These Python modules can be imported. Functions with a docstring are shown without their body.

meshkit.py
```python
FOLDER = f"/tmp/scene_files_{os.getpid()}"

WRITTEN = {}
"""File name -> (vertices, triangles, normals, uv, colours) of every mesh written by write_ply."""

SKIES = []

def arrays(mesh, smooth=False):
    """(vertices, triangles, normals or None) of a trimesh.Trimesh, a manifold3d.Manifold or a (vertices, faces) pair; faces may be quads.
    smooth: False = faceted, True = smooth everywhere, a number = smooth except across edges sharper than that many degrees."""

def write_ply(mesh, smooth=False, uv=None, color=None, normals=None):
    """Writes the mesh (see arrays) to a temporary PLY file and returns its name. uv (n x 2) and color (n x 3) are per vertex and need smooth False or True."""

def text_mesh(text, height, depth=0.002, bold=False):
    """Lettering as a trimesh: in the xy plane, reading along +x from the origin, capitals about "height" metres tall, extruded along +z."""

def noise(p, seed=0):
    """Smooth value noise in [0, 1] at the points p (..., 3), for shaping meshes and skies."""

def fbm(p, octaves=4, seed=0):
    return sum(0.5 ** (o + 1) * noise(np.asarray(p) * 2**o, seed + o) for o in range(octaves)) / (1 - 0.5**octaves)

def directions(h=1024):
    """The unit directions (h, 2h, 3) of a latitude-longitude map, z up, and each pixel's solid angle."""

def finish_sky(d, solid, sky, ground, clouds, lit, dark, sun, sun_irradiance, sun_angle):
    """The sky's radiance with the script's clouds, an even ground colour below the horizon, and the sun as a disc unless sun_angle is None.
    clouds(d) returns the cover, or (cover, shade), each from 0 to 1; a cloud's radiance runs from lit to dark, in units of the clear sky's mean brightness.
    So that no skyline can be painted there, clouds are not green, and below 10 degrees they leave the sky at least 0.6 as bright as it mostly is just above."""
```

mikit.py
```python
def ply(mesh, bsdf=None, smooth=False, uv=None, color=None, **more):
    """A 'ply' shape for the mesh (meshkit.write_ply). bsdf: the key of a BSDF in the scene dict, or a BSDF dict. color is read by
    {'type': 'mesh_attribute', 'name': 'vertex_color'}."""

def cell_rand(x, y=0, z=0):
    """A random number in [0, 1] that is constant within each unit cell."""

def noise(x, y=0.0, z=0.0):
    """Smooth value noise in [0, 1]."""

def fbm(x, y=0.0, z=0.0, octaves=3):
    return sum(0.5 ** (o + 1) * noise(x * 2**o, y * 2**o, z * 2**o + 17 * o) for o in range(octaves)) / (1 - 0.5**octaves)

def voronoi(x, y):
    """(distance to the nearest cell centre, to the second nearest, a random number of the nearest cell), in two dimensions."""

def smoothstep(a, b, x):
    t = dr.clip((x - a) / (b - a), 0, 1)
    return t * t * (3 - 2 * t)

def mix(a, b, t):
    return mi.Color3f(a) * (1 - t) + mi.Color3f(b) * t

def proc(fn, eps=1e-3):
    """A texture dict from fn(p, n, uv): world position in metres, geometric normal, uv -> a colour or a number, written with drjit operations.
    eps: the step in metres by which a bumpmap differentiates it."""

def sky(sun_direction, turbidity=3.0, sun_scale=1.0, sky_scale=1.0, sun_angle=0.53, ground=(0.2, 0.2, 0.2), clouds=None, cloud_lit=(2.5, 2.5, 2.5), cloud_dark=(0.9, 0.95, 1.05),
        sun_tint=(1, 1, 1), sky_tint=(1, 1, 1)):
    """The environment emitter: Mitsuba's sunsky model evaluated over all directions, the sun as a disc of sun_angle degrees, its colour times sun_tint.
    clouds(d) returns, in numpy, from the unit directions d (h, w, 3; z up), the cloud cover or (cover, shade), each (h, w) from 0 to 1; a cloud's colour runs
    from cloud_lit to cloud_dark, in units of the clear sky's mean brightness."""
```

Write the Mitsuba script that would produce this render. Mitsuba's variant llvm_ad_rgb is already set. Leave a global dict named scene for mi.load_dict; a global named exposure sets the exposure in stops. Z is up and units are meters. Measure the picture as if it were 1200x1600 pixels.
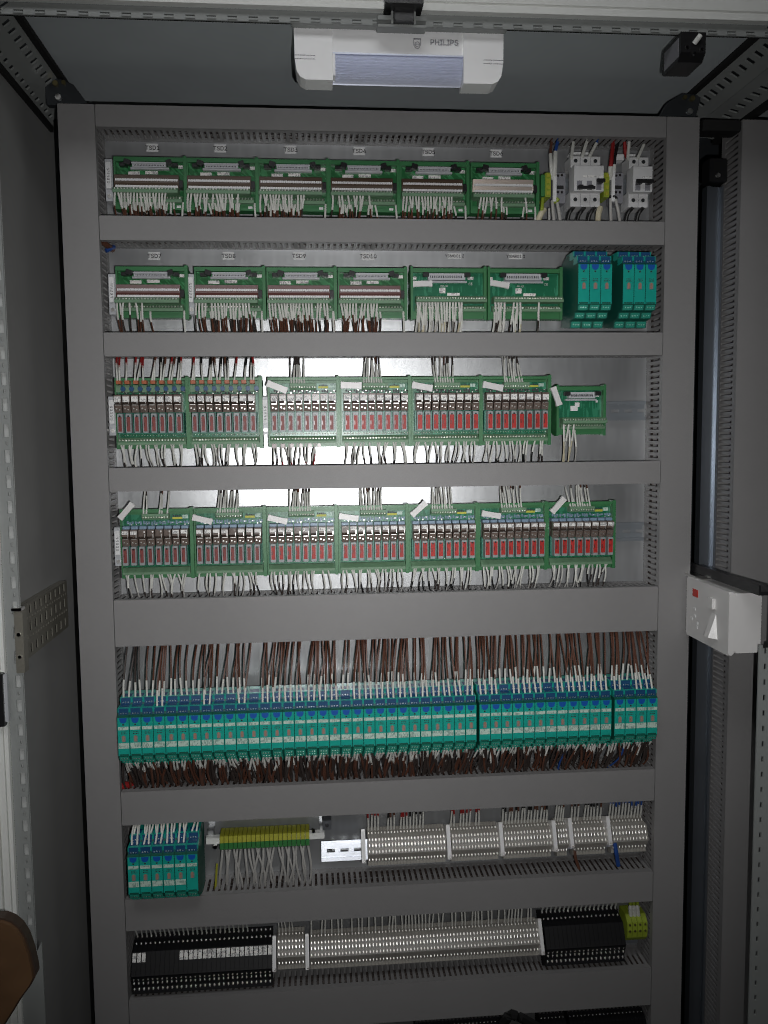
import math, random, numpy as np, trimesh, mitsuba as mi, drjit as dr, mikit, meshkit
from shapely.geometry import Polygon
T = mi.ScalarTransform4f
rnd = random.Random(7)
scene, labels, used = {}, {}, {}

# ------------------------------------------------------------------ camera, light, exposure
F_PX, YAW, PITCH, ROLL = 1361.85, 0.085805, 0.088524, -0.010062
EYE = np.array([0.33458, -1.57686, 0.0])
_cy, _sy, _cp, _sp, _cr, _sr = math.cos(YAW), math.sin(YAW), math.cos(PITCH), math.sin(PITCH), math.cos(ROLL), math.sin(ROLL)
FWD = np.array([_sy * _cp, _cy * _cp, -_sp]); _rt = np.array([_cy, -_sy, 0.0]); _up = np.cross(_rt, FWD)
RIGHT = _rt * _cr + _up * _sr; UP = -_rt * _sr + _up * _cr
scene['camera'] = {'type': 'perspective', 'fov': math.degrees(2 * math.atan(600 / F_PX)), 'fov_axis': 'x', 'near_clip': 0.01, 'far_clip': 50.0,
                   'to_world': T().look_at(origin=EYE.tolist(), target=(EYE + FWD).tolist(), up=UP.tolist())}
exposure = 0.0
FLASH = np.array([0.395, -1.56, -0.045])
scene['camera_flash'] = {'type': 'spot', 'intensity': {'type': 'rgb', 'value': [5.35, 5.33, 5.3]}, 'cutoff_angle': 42.0, 'beam_width': 3.0,
                         'to_world': T().look_at(origin=FLASH.tolist(), target=[0.47, 0.0, -0.14], up=[0, 0, 1])}


def at(u, v, d):
    """The point at d metres in front of the mounting plate that a measured place of the 1200 x 1600 photograph falls on."""
    r = FWD + (u - 600) / F_PX * RIGHT - (v - 800) / F_PX * UP
    return EYE + r * ((-d - EYE[1]) / r[1])


def X(u, v, d): return float(at(u, v, d)[0])
def Z(u, v, d): return float(at(u, v, d)[2])


# ------------------------------------------------------------------ mesh builder
_c = trimesh.convex.convex_hull(np.array([[sx * (1 if a != 0 else .75), sy * (1 if a != 1 else .75), sz * (1 if a != 2 else .75)]
                                          for sx in (-1, 1) for sy in (-1, 1) for sz in (-1, 1) for a in range(3)]))
CV, CF = np.array(_c.vertices), np.array(_c.faces)
CS = np.sign(CV); CM = np.abs(CV) < .9
BV = np.array([[x, y, z] for x in (0, 1) for y in (0, 1) for z in (0, 1)])
BF = np.array([[0, 1, 3], [0, 3, 2], [4, 6, 7], [4, 7, 5], [0, 4, 5], [0, 5, 1], [2, 3, 7], [2, 7, 6], [0, 2, 6], [0, 6, 4], [1, 5, 7], [1, 7, 3]])


class M:
    def __init__(s): s.v, s.f, s.n = [], [], 0

    def add(s, v, f):
        v = np.asarray(v, float); s.v.append(v); s.f.append(np.asarray(f) + s.n); s.n += len(v); return s

    def box(s, x0, x1, d0, d1, z0, z1, ch=0.0):
        """x0..x1, from d0 to d1 in front of the plate, z0..z1; edges cut by ch."""
        lo, hi = np.array([x0, -d1, z0]), np.array([x1, -d0, z1])
        if ch:
            return s.add((lo + hi) / 2 + CS * ((hi - lo) / 2 - CM * ch), CF)
        return s.add(lo + BV * (hi - lo), BF)

    def rbox(s, c, size, rot, ch=0.0):
        """A box of that size turned by the 3 x 3 matrix rot about its centre c."""
        h = np.array(size) / 2
        v, f = (CS * (h - CM * ch), CF) if ch else ((BV - .5) * 2 * h, BF)
        return s.add(v @ np.asarray(rot).T + c, f)

    def tube(s, pts, r, n=5, caps=True):
        p = np.asarray(pts, float); t = np.gradient(p, axis=0); t /= np.linalg.norm(t, axis=1, keepdims=True) + 1e-12
        a = np.cross(t, np.where(np.abs(t[:, :1]) < .9, [1.0, 0, 0], [0, 1.0, 0])); a /= np.linalg.norm(a, axis=1, keepdims=True) + 1e-12
        b, g, k = np.cross(t, a), np.arange(n) * 2 * np.pi / n, len(p)
        rr = np.broadcast_to(r, (k,))[:, None, None]
        v = (p[:, None] + rr * (np.cos(g)[None, :, None] * a[:, None] + np.sin(g)[None, :, None] * b[:, None])).reshape(-1, 3)
        i, j = np.meshgrid(np.arange(k - 1), np.arange(n), indexing='ij')
        q = np.stack([i * n + j, i * n + (j + 1) % n, (i + 1) * n + (j + 1) % n, (i + 1) * n + j], -1).reshape(-1, 4)
        f = [q[:, [0, 1, 2]], q[:, [0, 2, 3]]]
        if caps:
            e = np.arange(1, n - 1); f += [np.stack([e * 0, e + 1, e], 1), np.stack([e * 0, e, e + 1], 1) + (k - 1) * n]
        return s.add(v, np.vstack(f))

    def cyl(s, x, z, d0, d1, r, n=8):
        return s.tube([[x, -d0, z], [x, -d1, z]], r, n)

    def dome(s, x, z, d, r, h, n=7, tall=1.0):
        """A low round screw head standing h in front of d."""
        g = np.arange(n) * 2 * np.pi / n; v, f = [], []
        for a in (0, .9, 1.25):
            q = r * math.cos(a); v += [[x + q * math.cos(t), -d - h * math.sin(a), z + q * tall * math.sin(t)] for t in g]
        v.append([x, -d - h, z])
        for k in range(2):
            for i in range(n):
                j = (i + 1) % n; f += [[k * n + i, k * n + j, k * n + n + j], [k * n + i, k * n + n + j, k * n + n + i]]
        for i in range(n): f.append([2 * n + i, 2 * n + (i + 1) % n, 3 * n])
        return s.add(v, f)

    def tilt(s, d, z, deg):
        """Turns what has been built about the line (d, z) so that its front looks upward by deg."""
        a = math.radians(deg); c_, q = math.cos(a), math.sin(a)
        for v in s.v:
            y, w = v[:, 1] + d, v[:, 2] - z
            v[:, 1], v[:, 2] = -d + c_ * y + q * w, z - q * y + c_ * w
        return s

    def cylx(s, x0, x1, d, z, r, n=10):
        return s.tube([[x0, -d, z], [x1, -d, z]], r, n)

    def prism(s, poly, x0, x1):
        """A (d, z) outline extruded along x."""
        m = trimesh.creation.extrude_polygon(Polygon([(-d, z) for d, z in poly]), x1 - x0, engine='earcut')
        v = np.array(m.vertices); return s.add(np.stack([v[:, 2] + x0, v[:, 0], v[:, 1]], 1), m.faces)

    def face_prism(s, poly, d0, d1):
        """An (x, z) outline extruded from d0 to d1 in front of the plate."""
        m = trimesh.creation.extrude_polygon(poly if not isinstance(poly, list) else Polygon(poly), d1 - d0, engine='earcut')
        v = np.array(m.vertices); return s.add(np.stack([v[:, 0], -d1 + (d1 - d0 - v[:, 2]) * 0 + (d1 - d0) - v[:, 2], v[:, 1]], 1), m.faces[:, ::-1])

    def text(s, txt, x, z, d, h, depth=.0004, vertical=False, bold=False, centre=True):
        m = meshkit.text_mesh(txt, h, depth, bold); v = np.array(m.vertices)
        if centre: v[:, 0] -= v[:, 0].max() / 2
        if vertical: v[:, 0], v[:, 1] = -v[:, 1].copy() + h / 2, v[:, 0].copy()
        return s.add(np.stack([v[:, 0] + x, -d - v[:, 2], v[:, 1] + z], 1), m.faces)

    def ply(s, bsdf, smooth=False):
        return mikit.ply(trimesh.Trimesh(np.vstack(s.v), np.vstack(s.f), process=False), bsdf, smooth)


def number(key):
    n = used.get(key, -1) + 1; used[key] = n
    return key if n == 0 else f'{key}_{n:03d}'


def thing(name, label, cat, group=None, kind=None):
    k = number(name); labels[k] = {'label': label, 'category': cat}
    if group: labels[k]['group'] = group
    if kind: labels[k]['kind'] = kind
    return k


def part(parent, name, shape, at_=None, kind=None, label=None):
    k = number(f'{parent}__{name}')
    d = dict(shape)
    if at_ is not None: d['to_world'] = T().translate([float(a) for a in at_])
    scene[k] = d
    if kind or label: labels[k] = {**({'kind': kind} if kind else {}), **({'label': label} if label else {})}
    return k


ONES = 'zeroth first second third fourth fifth sixth seventh eighth ninth tenth eleventh twelfth thirteenth fourteenth fifteenth sixteenth seventeenth eighteenth nineteenth'.split()


def nth(i):
    """The counting word for place i, from 1."""
    if i < 20: return ONES[i]
    if i >= 100: return 'hundredth' if i == 100 else 'hundred and ' + nth(i - 100)
    t, o = divmod(i, 10)
    w = {2: 'twent', 3: 'thirt', 4: 'fort', 5: 'fift', 6: 'sixt', 7: 'sevent', 8: 'eight', 9: 'ninet'}[t]
    return w + ('ieth' if o == 0 else 'y-' + ONES[o])


# ------------------------------------------------------------------ materials
fbm, noise, smoothstep, mix, cell_rand = mikit.fbm, mikit.noise, mikit.smoothstep, mikit.mix, mikit.cell_rand


def rgb(*c): return {'type': 'rgb', 'value': list(c)}


def mat(name, color, rough=.5, metal=0.0, spec=.5, **kw):
    c = color if isinstance(color, dict) else rgb(*color)
    scene[name] = {'type': 'twosided', 'bsdf': {'type': 'principled', 'base_color': c, 'roughness': rough, 'metallic': metal, 'specular': spec, **kw}}


def vary(c, amount=.12, s=14.0):
    """The colour c with soft uneven wear and dust."""
    return mikit.proc(lambda p, n, uv, c=c: mi.Color3f(*c) * (1 - amount + 2 * amount * fbm(p.x * s, p.y * s, p.z * s)))


def dusty(p, n, uv):
    a = fbm(p.x * 6, p.y * 6, p.z * 3); b = noise(p.x * 900, p.y * 900, p.z * 900)
    return mi.Color3f(.211, .206, .205) * (.9 + .14 * a + .1 * b)


def zinc(p, n, uv):
    a = fbm(p.x * 5 + 3, p.y * 5, p.z * 9, 4); b = noise(p.x * 160, p.y, p.z * 14)
    return mi.Color3f(.46, .47, .48) * (.8 + .28 * a + .1 * b)


def zinc_rough(p, n, uv):
    return .28 + .12 * fbm(p.x * 9, p.y * 9, p.z * 9) + .04 * noise(p.x * 240, p.y, p.z * 20)


def printed(p, n, uv):
    ink = (cell_rand(p.x * 900, p.z * 420) > .5) & (dr.abs(n.y) > .5) & (noise(p.x * 130 + 5, 0, p.z * 260) > .42)
    return dr.select(ink, mi.Color3f(.33, .33, .33), mi.Color3f(.72, .71, .68))


def printed_teal(p, n, uv):
    ink = (cell_rand(p.x * 1000, p.z * 300) > .5) & (noise(p.x * 150 + 9, 0, p.z * 260) > .4)
    return dr.select(ink, mi.Color3f(.24, .36, .31), mi.Color3f(.46, .60, .52))


def board_green(p, n, uv):
    t = smoothstep(.62, .7, noise(p.x * 300 + p.z * 300, p.y, p.x * 40 - p.z * 40))
    return mix((.016, .115, .035), (.04, .20, .075), t) * (.85 + .3 * fbm(p.x * 40, p.y, p.z * 40))


def board_teal(p, n, uv):
    t = smoothstep(.6, .7, noise(p.x * 380, p.y, p.z * 60))
    return mix((.010, .125, .06), (.032, .20, .11), t)


def leather(p, n, uv): return mi.Color3f(.115, .06, .027) * (.75 + .5 * fbm(p.x * 30, p.y * 30, p.z * 30, 4))


mat('duct_grey', mikit.proc(dusty), .55, 0, .4)
mat('galvanised', mikit.proc(zinc), mikit.proc(zinc_rough), .83)
mat('rail_zinc', vary((.33, .36, .39), .15, 30), .36, .75)
mat('rail_steel', vary((.46, .48, .52), .12, 30), .36, .92)
mat('dark_steel', (.05, .055, .06), .4, .6)
mat('post_steel', vary((.28, .31, .35), .1), .33, .9)
mat('cabinet_paint', vary((.25, .262, .255), .06), .5)
mat('slot_light_pale', (.42, .43, .42), .5)  # pale tone stands for light seen through the post holes
mat('roof_paint', vary((.44, .475, .49), .06), .55)
mat('side_paint', vary((.235, .235, .23), .06), .6)
mat('light_paint', vary((.72, .73, .70), .05), .45)
mat('lamp_white', (.8, .8, .8), .3, clearcoat=.4)
mat('wire_dull', vary((.035, .025, .022), .4, 40), .5)
mat('gasket_black', (.008, .008, .008), .7)
mat('black_plastic', (.012, .012, .013), .35)
mat('terminal_black', (.008, .008, .009), .5, 0, .2)
mat('white_plastic', (.62, .61, .6), .35, clearcoat=.3)
mat('sleeve_white', vary((.6, .6, .56), .12, 90), .55)
mat('label_white', (.66, .66, .66), .5)
mat('label_print', mikit.proc(printed), .55)
mat('teal_label', mikit.proc(printed_teal), .5)
mat('ink', (.03, .03, .035), .6)
mat('pcb_green', mikit.proc(board_green), .3)
mat('pcb_teal', mikit.proc(board_teal), .3)
mat('carrier_green', vary((.032, .155, .055), .12, 40), .38)
mat('terminal_green', vary((.12, .22, .13), .12, 60), .5)
mat('relay_green', vary((.02, .16, .11), .1, 60), .35)
mat('smoked_cover', (.07, .045, .03), .22, clearcoat=.5)
mat('smoked_red', (.10, .035, .03), .3)
mat('socket_brown', vary((.13, .10, .085), .35, 160), .22, clearcoat=.4)
mat('relay_frame', (.25, .27, .275), .4)
mat('relay_grey', (.42, .43, .45), .35)
mat('relay_red_glare_dulled', vary((.20, .045, .042), .3, 60), .45, 0, .3)  # greyed red: flash glare on the windows put into the colour
mat('relay_red_glare_half', vary((.33, .028, .024), .3, 60), .45, 0, .3)  # partly dulled red: weaker glare put into the colour
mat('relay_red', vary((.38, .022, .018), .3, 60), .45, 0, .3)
mat('teal', vary((.012, .33, .265), .1, 60), .28)
mat('teal_dark', (.004, .085, .06), .45)
mat('teal_terminal', (.03, .30, .22), .35)
mat('blue_terminal', (.010, .06, .15), .35)
mat('blue_print', (.006, .085, .36), .4)
mat('slate_blue', (.16, .24, .33), .4)
mat('led_copper', (.33, .2, .14), .35)
mat('screw_steel', (.92, .90, .86), .28, 1.0)
mat('chrome', (.8, .8, .78), .12, 1.0)
mat('brass_dark', (.2, .17, .08), .3, .8)
mat('bracket_steel', vary((.20, .19, .16), .15), .4, .3)
mat('grey_terminal', vary((.30, .285, .255), .1, 80), .5)
mat('earth_yellow', (.34, .34, .03), .45)
mat('earth_green', (.04, .18, .05), .4)
mat('lime', (.25, .32, .03), .45)
mat('brown_wire', vary((.11, .045, .028), .3, 70), .45)
mat('dark_wire', (.05, .038, .034), .45)
mat('black_wire', (.012, .012, .012), .45)
mat('red_wire', (.3, .02, .02), .45)
mat('blue_wire', (.02, .07, .28), .45)
mat('grey_wire', (.42, .41, .39), .5)
mat('cream_wire', (.55, .5, .36), .5)
mat('breaker_grey', (.56, .56, .56), .45)
mat('neon_red', (.5, .03, .02), .3)
mat('lens_flash_blue', (.62, .65, .76), .3, .35)  # bluish flash reflection put into the lens colour
mat('lens_dark', (.16, .17, .2), .3, .4)
mat('logo_yellow', (.42, .42, .04), .5)
mat('print_grey', (.2, .2, .22), .5)
mat('leather', mikit.proc(leather), .6)
mat('leather_rim', (.05, .03, .02), .5)

# ------------------------------------------------------------------ enclosure
W = 0.9558                                   # clear width between the upright ducts
ZT = [0.5023, 0.3225, 0.1338, -0.0911, -0.3566, -0.6730, -0.8659, -1.0690]   # top edge of each opening
ZB = [0.3616, 0.1729, -0.0513, -0.2763, -0.6136, -0.8087, -0.9963]           # bottom edge of each opening
DUCT_TOP, DD = 0.537, 0.080

cab = thing('control_cabinet', 'grey painted steel control cabinet standing open, holding the ducts and boards', 'cabinet')
part(cab, 'mounting_plate', M().box(-.0575, 1.0135, -.003, 0, -1.45, .56).ply('galvanised'), label='galvanised steel mounting plate behind the boards')
part(cab, 'roof_panel', M().box(-.11, 1.30, -.19, .285, .594, .60).ply('roof_paint'))
part(cab, 'side_panel', M().box(-.125, -.112, -.19, .28, -1.45, .60).ply('side_paint'))
part(cab, 'back_panel', M().box(-.12, 1.40, -.20, -.19, -1.45, .60).ply('dark_steel'))


def slotted_rail(m, x0, x1, d0, d1, z0, z1, pitch, slot, along, inset=.35):
    """A sheet strip with a row of punched slots: along 'x' or 'd' or 'z'."""
    a0, a1 = {'x': (x0, x1), 'd': (d0, d1), 'z': (z0, z1)}[along]
    n = int((a1 - a0) / pitch)
    return n


# top front rail: a pale grooved outer lip and a grey punched face behind it
tr = M()
tr.box(-.16, 1.34, .29, .303, .5945, .6035, .001).box(-.16, 1.34, .29, .3015, .6035, .6065).box(-.16, 1.34, .29, .3045, .6065, .66, .001)
part(cab, 'top_lip', tr.ply('light_paint'), label='pale grooved lip over the opening')
tf = M()
tf.box(-.16, 1.34, .2865, .2895, .5850, .5944).box(-.16, 1.34, .2865, .2895, .5785, .5797)
x = -.16
for i in range(52):
    tf.box(x, x + .0160, .2865, .2895, .5797, .5850); tf.box(x + .0160, x + .029, .2868, .2915, .5797, .5822); x += .029
part(cab, 'top_rail', tf.ply('cabinet_paint'), label='punched rail along the top of the opening')
part(cab, 'rail_inner_shade', M().box(-.14, 1.32, .280, .282, .580, .594).ply('gasket_black'))  # black strip added behind the slots as the shade inside the rail
part(cab, 'top_rail', tf.ply('cabinet_paint'), label='punched rail along the top of the opening')
# depth rails under the roof, left and middle
for k, (xa, xb) in enumerate(((-.112, -.060), (1.115, 1.016))):
    s = 1 if xb > xa else -1
    m = M()
    def strip(p0, p1, y0, y1, th=.003):
        """A plate between the two (x, z) points, running from d = y0 to y1."""
        (a, b), (c, e) = p0, p1; L = math.hypot(c - a, e - b); nx, nz = -(e - b) / L * th, (c - a) / L * th
        m.add([[a, -y0, b], [c, -y0, e], [c + nx, -y0, e + nz], [a + nx, -y0, b + nz], [a, -y1, b], [c, -y1, e], [c + nx, -y1, e + nz], [a + nx, -y1, b + nz]],
              [[0, 1, 2], [0, 2, 3], [4, 6, 5], [4, 7, 6], [0, 4, 5], [0, 5, 1], [1, 5, 6], [1, 6, 2], [2, 6, 7], [2, 7, 3], [3, 7, 4], [3, 4, 0]])
    def lerp(p, q, t): return (p[0] + (q[0] - p[0]) * t, p[1] + (q[1] - p[1]) * t)
    A, Bc, C_ = (xa, .552), (xa + s * (.018 if k == 0 else .055), .566), (xb, .592)
    for (p, q) in ((A, Bc), (Bc, C_)):
        strip(p, lerp(p, q, .38), -.07, .29); strip(lerp(p, q, .66), q, -.07, .29)
        y = -.06
        while y < .28:
            strip(lerp(p, q, .38), lerp(p, q, .66), y, y + .013); y += .025
    q_ = M(); keep, m_ = m, q_
    m = q_; strip((A[0] - .003 * s, A[1] + .006), (C_[0] - .003 * s, C_[1] + .006 - .005), -.07, .29); m = keep
    part(cab, 'rail_inner_shade', q_.ply('dark_steel'))  # dark sheet added as shade behind the punched slots
    m.box(min(Bc[0], xb), max(Bc[0], xb), -.07, .285, .593, .5935)
    part(cab, 'depth_rail', m.ply('cabinet_paint'))
    part(cab, 'gasket', M().box(xb - .004 if s > 0 else xb - .006, xb + .006 if s > 0 else xb + .004, -.07, .268, .586, .5935).ply('gasket_black'))
part(cab, 'gasket', M().box(-.1125, -.106, -.07, .275, .541, .551).ply('gasket_black'))
part(cab, 'gasket', M().box(1.108, 1.12, -.07, .275, .541, .551).ply('gasket_black'))

# perforated front posts
lp = M()
xr = -.0865
lp.box(xr - .003, xr, .2865, .2895, -1.45, .575)
zz = -1.44
while zz < .56:
    lp.box(xr - .0105, xr - .003, .2865, .2895, zz, zz + .0075)
    lp.box(xr - .0105, xr - .0080, .2865, .2895, zz + .0075, zz + .0125); lp.box(xr - .0052, xr - .003, .2865, .2895, zz + .0075, zz + .0125)
    lp.box(xr - .0105, xr - .003, .2865, .2895, zz + .0125, zz + .0185)
    zz += .0365
lp.box(xr - .0215, xr - .0105, .2865, .2895, -1.45, .575)
part(cab, 'front_post', lp.ply('cabinet_paint'), label='perforated front corner post')
part(cab, 'slot_light_backing', M().box(xr - .0200, xr - .0008, .281, .2832, -1.45, .575).ply('slot_light_pale'), label='added pale strip standing for light through the holes of the post')  # added strip, its pale colour stands for light behind the holes
part(cab, 'door_seal_strip', M().box(xr - .0275, xr - .0220, .287, .298, -1.45, .575, .001).ply('light_paint'))
part(cab, 'door_edge', M().box(xr - .038, xr - .0285, .285, .300, -1.45, .575, .001).box(xr - .12, xr - .0395, .285, .304, -1.45, .575, .002).ply('light_paint'))
rp = M()
x0 = 1.034
rp.box(x0, x0 + .006, .2865, .2895, -1.45, -.335)
zz = -1.44
while zz < -.35:
    rp.box(x0 + .006, x0 + .016, .2865, .2895, zz, zz + .016); rp.box(x0 + .006, x0 + .0085, .2865, .2895, zz + .016, zz + .025); rp.box(x0 + .0125, x0 + .016, .2865, .2895, zz + .016, zz + .025)
    zz += .025
rp.box(x0 + .016, x0 + .06, .2865, .2895, -1.45, -.335)
rp.box(x0 + .02, x0 + .06, .2865, .2895, -.335, .575)
part(cab, 'partition_post', rp.ply('cabinet_paint'), label='perforated post beside the second bay')
# corner brackets under the roof
for cx, s in ((-.055, 1), (1.0, -1)):
    m = M()
    m.face_prism([(cx - .028, .545), (cx + .028 * s + (.012 if s > 0 else -.012), .545), (cx + .016 * s, .578), (cx - .014 * s, .590), (cx - .03 * s, .580)] if s > 0 else
                 [(cx - .045, .545), (cx + .02, .545), (cx + .03, .585), (cx - .005, .588), (cx - .03, .572)], .035, .05)
    b = part(cab, 'corner_bracket', m.ply('dark_steel'), label='dark bracket in the roof corner')
    part(b, 'bolt', M().tube([[cx - .012 * s, -.05, .578], [cx - .012 * s, -.056, .578]], .0045, 8).ply('brass_dark'))
    part(b, 'bolt', M().tube([[cx - .008 * s, -.05, .556], [cx - .008 * s, -.057, .556]], .005, 8).ply('chrome'))
    part(b, 'bolt', M().tube([[cx + .001 * s, -.05, .580], [cx + .001 * s, -.055, .580]], .0035, 8).ply('brass_dark'))
part(cab, 'foam_strip', M().box(1.018, 1.086, .05, .085, .514, .532, .003).ply('gasket_black'))
# second bay: a zinc upright and steel behind
up_ = M()
for a, b, d0, d1 in ((1.058, 1.066, .0, .02), (1.066, 1.084, .004, .014), (1.084, 1.088, .0, .022)):
    up_.box(a, b, d0, d1, -1.45, .44, .0015)
part(cab, 'zinc_upright', up_.ply('post_steel'), label='bluish zinc upright in the dark gap beside the ducts')
part(cab, 'upright_clip', M().box(1.057, 1.090, .0, .03, .445, .485, .003).ply('black_plastic'))
part(cab, 'upright_bolt', M().cyl(1.072, .455, .03, .034, .004, 8).ply('chrome'))
part(cab, 'corner_plate', M().face_prism([(-.118, -1.45), (-.0755, -1.45), (-.0765, -.752), (-.088, -.775), (-.118, -.83)], .2895, .2925).ply('cabinet_paint'))

# mounting bracket on the side wall
br = thing('perforated_rail', 'perforated steel mounting rail fixed across the side wall at mid height', 'mounting rail')
m, by0, by1, bz0, bz1 = M(), .0, .275, -.336, -.253
cells = [[bz0, bz0 + .006], [bz0 + .02, bz0 + .030], [bz0 + .034, bz0 + .040], [bz0 + .054, bz0 + .060], [bz0 + .063, bz0 + .067], [bz1 - .003, bz1]]
for a, b in cells:
    m.box(-.0995, -.0975, by0, by1, a, b)
gaps = [(cells[i][1], cells[i + 1][0]) for i in range(5)]
for gi, (a, b) in enumerate(gaps):
    y = by0; w = (.017, .010) if gi % 2 == 0 else (.0075, .0045)
    pitch = .0265 if gi % 2 == 0 else .01325
    while y < by1 - .002:
        m.box(-.0995, -.0975, y, min(y + pitch - w[1], by1), a, b); y += pitch
m.box(-.1115, -.0995, by0, by1, bz1 - .002, bz1); m.box(-.1115, -.0995, by0, by1, bz0, bz0 + .002)
part(br, 'web', m.ply('bracket_steel')); part(br, 'back_web', M().box(-.104, -.103, by0, by1, bz0, bz1).ply('gasket_black'))
part(br, 'end_plate', M().box(-.0935, -.0815, .275, .2935, bz0 - .004, bz1 + .004, .001).ply('bracket_steel'))
part(br, 'screw', M().cyl(-.0875, bz1 - .030, .2935, .296, .003, 8).ply('chrome')); part(br, 'screw', M().cyl(-.0875, bz0 + .02, .2935, .2955, .0025, 8).ply('chrome'))
part(br, 'clip', M().box(-.096, -.082, .28, .296, bz1 + .0045, bz1 + .009, .001).ply('chrome'))

# chassis rail and socket box of the second bay
cr_ = thing('chassis_rail', 'dark punched depth rail crossing the gap above the white socket box', 'rail')
part(cr_, 'web', M().box(1.020, 1.062, .03, .31, -.252, -.246).box(1.020, 1.023, .03, .31, -.246, -.236).ply('black_plastic'))
part(cr_, 'clip', M().box(1.006, 1.04, .06, .12, -.2575, -.2525, .001).ply('chrome'))
so = thing('socket_box', 'white switched socket box with red neon window under the dark rail', 'socket')
sx0, sd0, sd1, sz0, sz1 = 1.003, .092, .250, -.361, -.257
part(so, 'back_box', M().box(sx0 + .010, sx0 + .056, sd0 + .003, sd1 - .003, sz0 + .003, sz1 - .003, .006).ply('white_plastic'))
part(so, 'face_plate', M().box(sx0, sx0 + .0098, sd0, sd1, sz0, sz1, .004).ply('white_plastic'))
def knob(d0, d1, z0, z1, out, ch=.0012): return M().box(sx0 - out, sx0 + .001, d0, d1, z0, z1, ch)
part(so, 'neon_window', knob(.118, .138, sz1 - .030, sz1 - .017, .001, .0004).ply('neon_red'))
part(so, 'switch', knob(.186, .203, sz1 - .037, sz1 - .020, .006).ply('white_plastic'))
part(so, 'switch', M().add([[sx0, -.183, sz0 + .018], [sx0, -.213, sz0 + .018], [sx0 - .013, -.190, sz0 + .020], [sx0 - .013, -.206, sz0 + .020], [sx0, -.190, sz1 - .045], [sx0, -.206, sz1 - .045]],
     [[0, 1, 3], [0, 3, 2], [2, 3, 5], [2, 5, 4], [0, 2, 4], [1, 5, 3]]).ply('white_plastic'), label='large white rocker')
for (d, z) in ((.126, sz0 + .052), (.127, sz0 + .040), (.116, sz0 + .033), (.138, sz0 + .029), (.137, sz0 + .022)):
    part(so, 'socket_shutter', knob(d - .003, d + .003, z - .0025, z + .0025, .0008, .0003).ply('label_white'))

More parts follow.
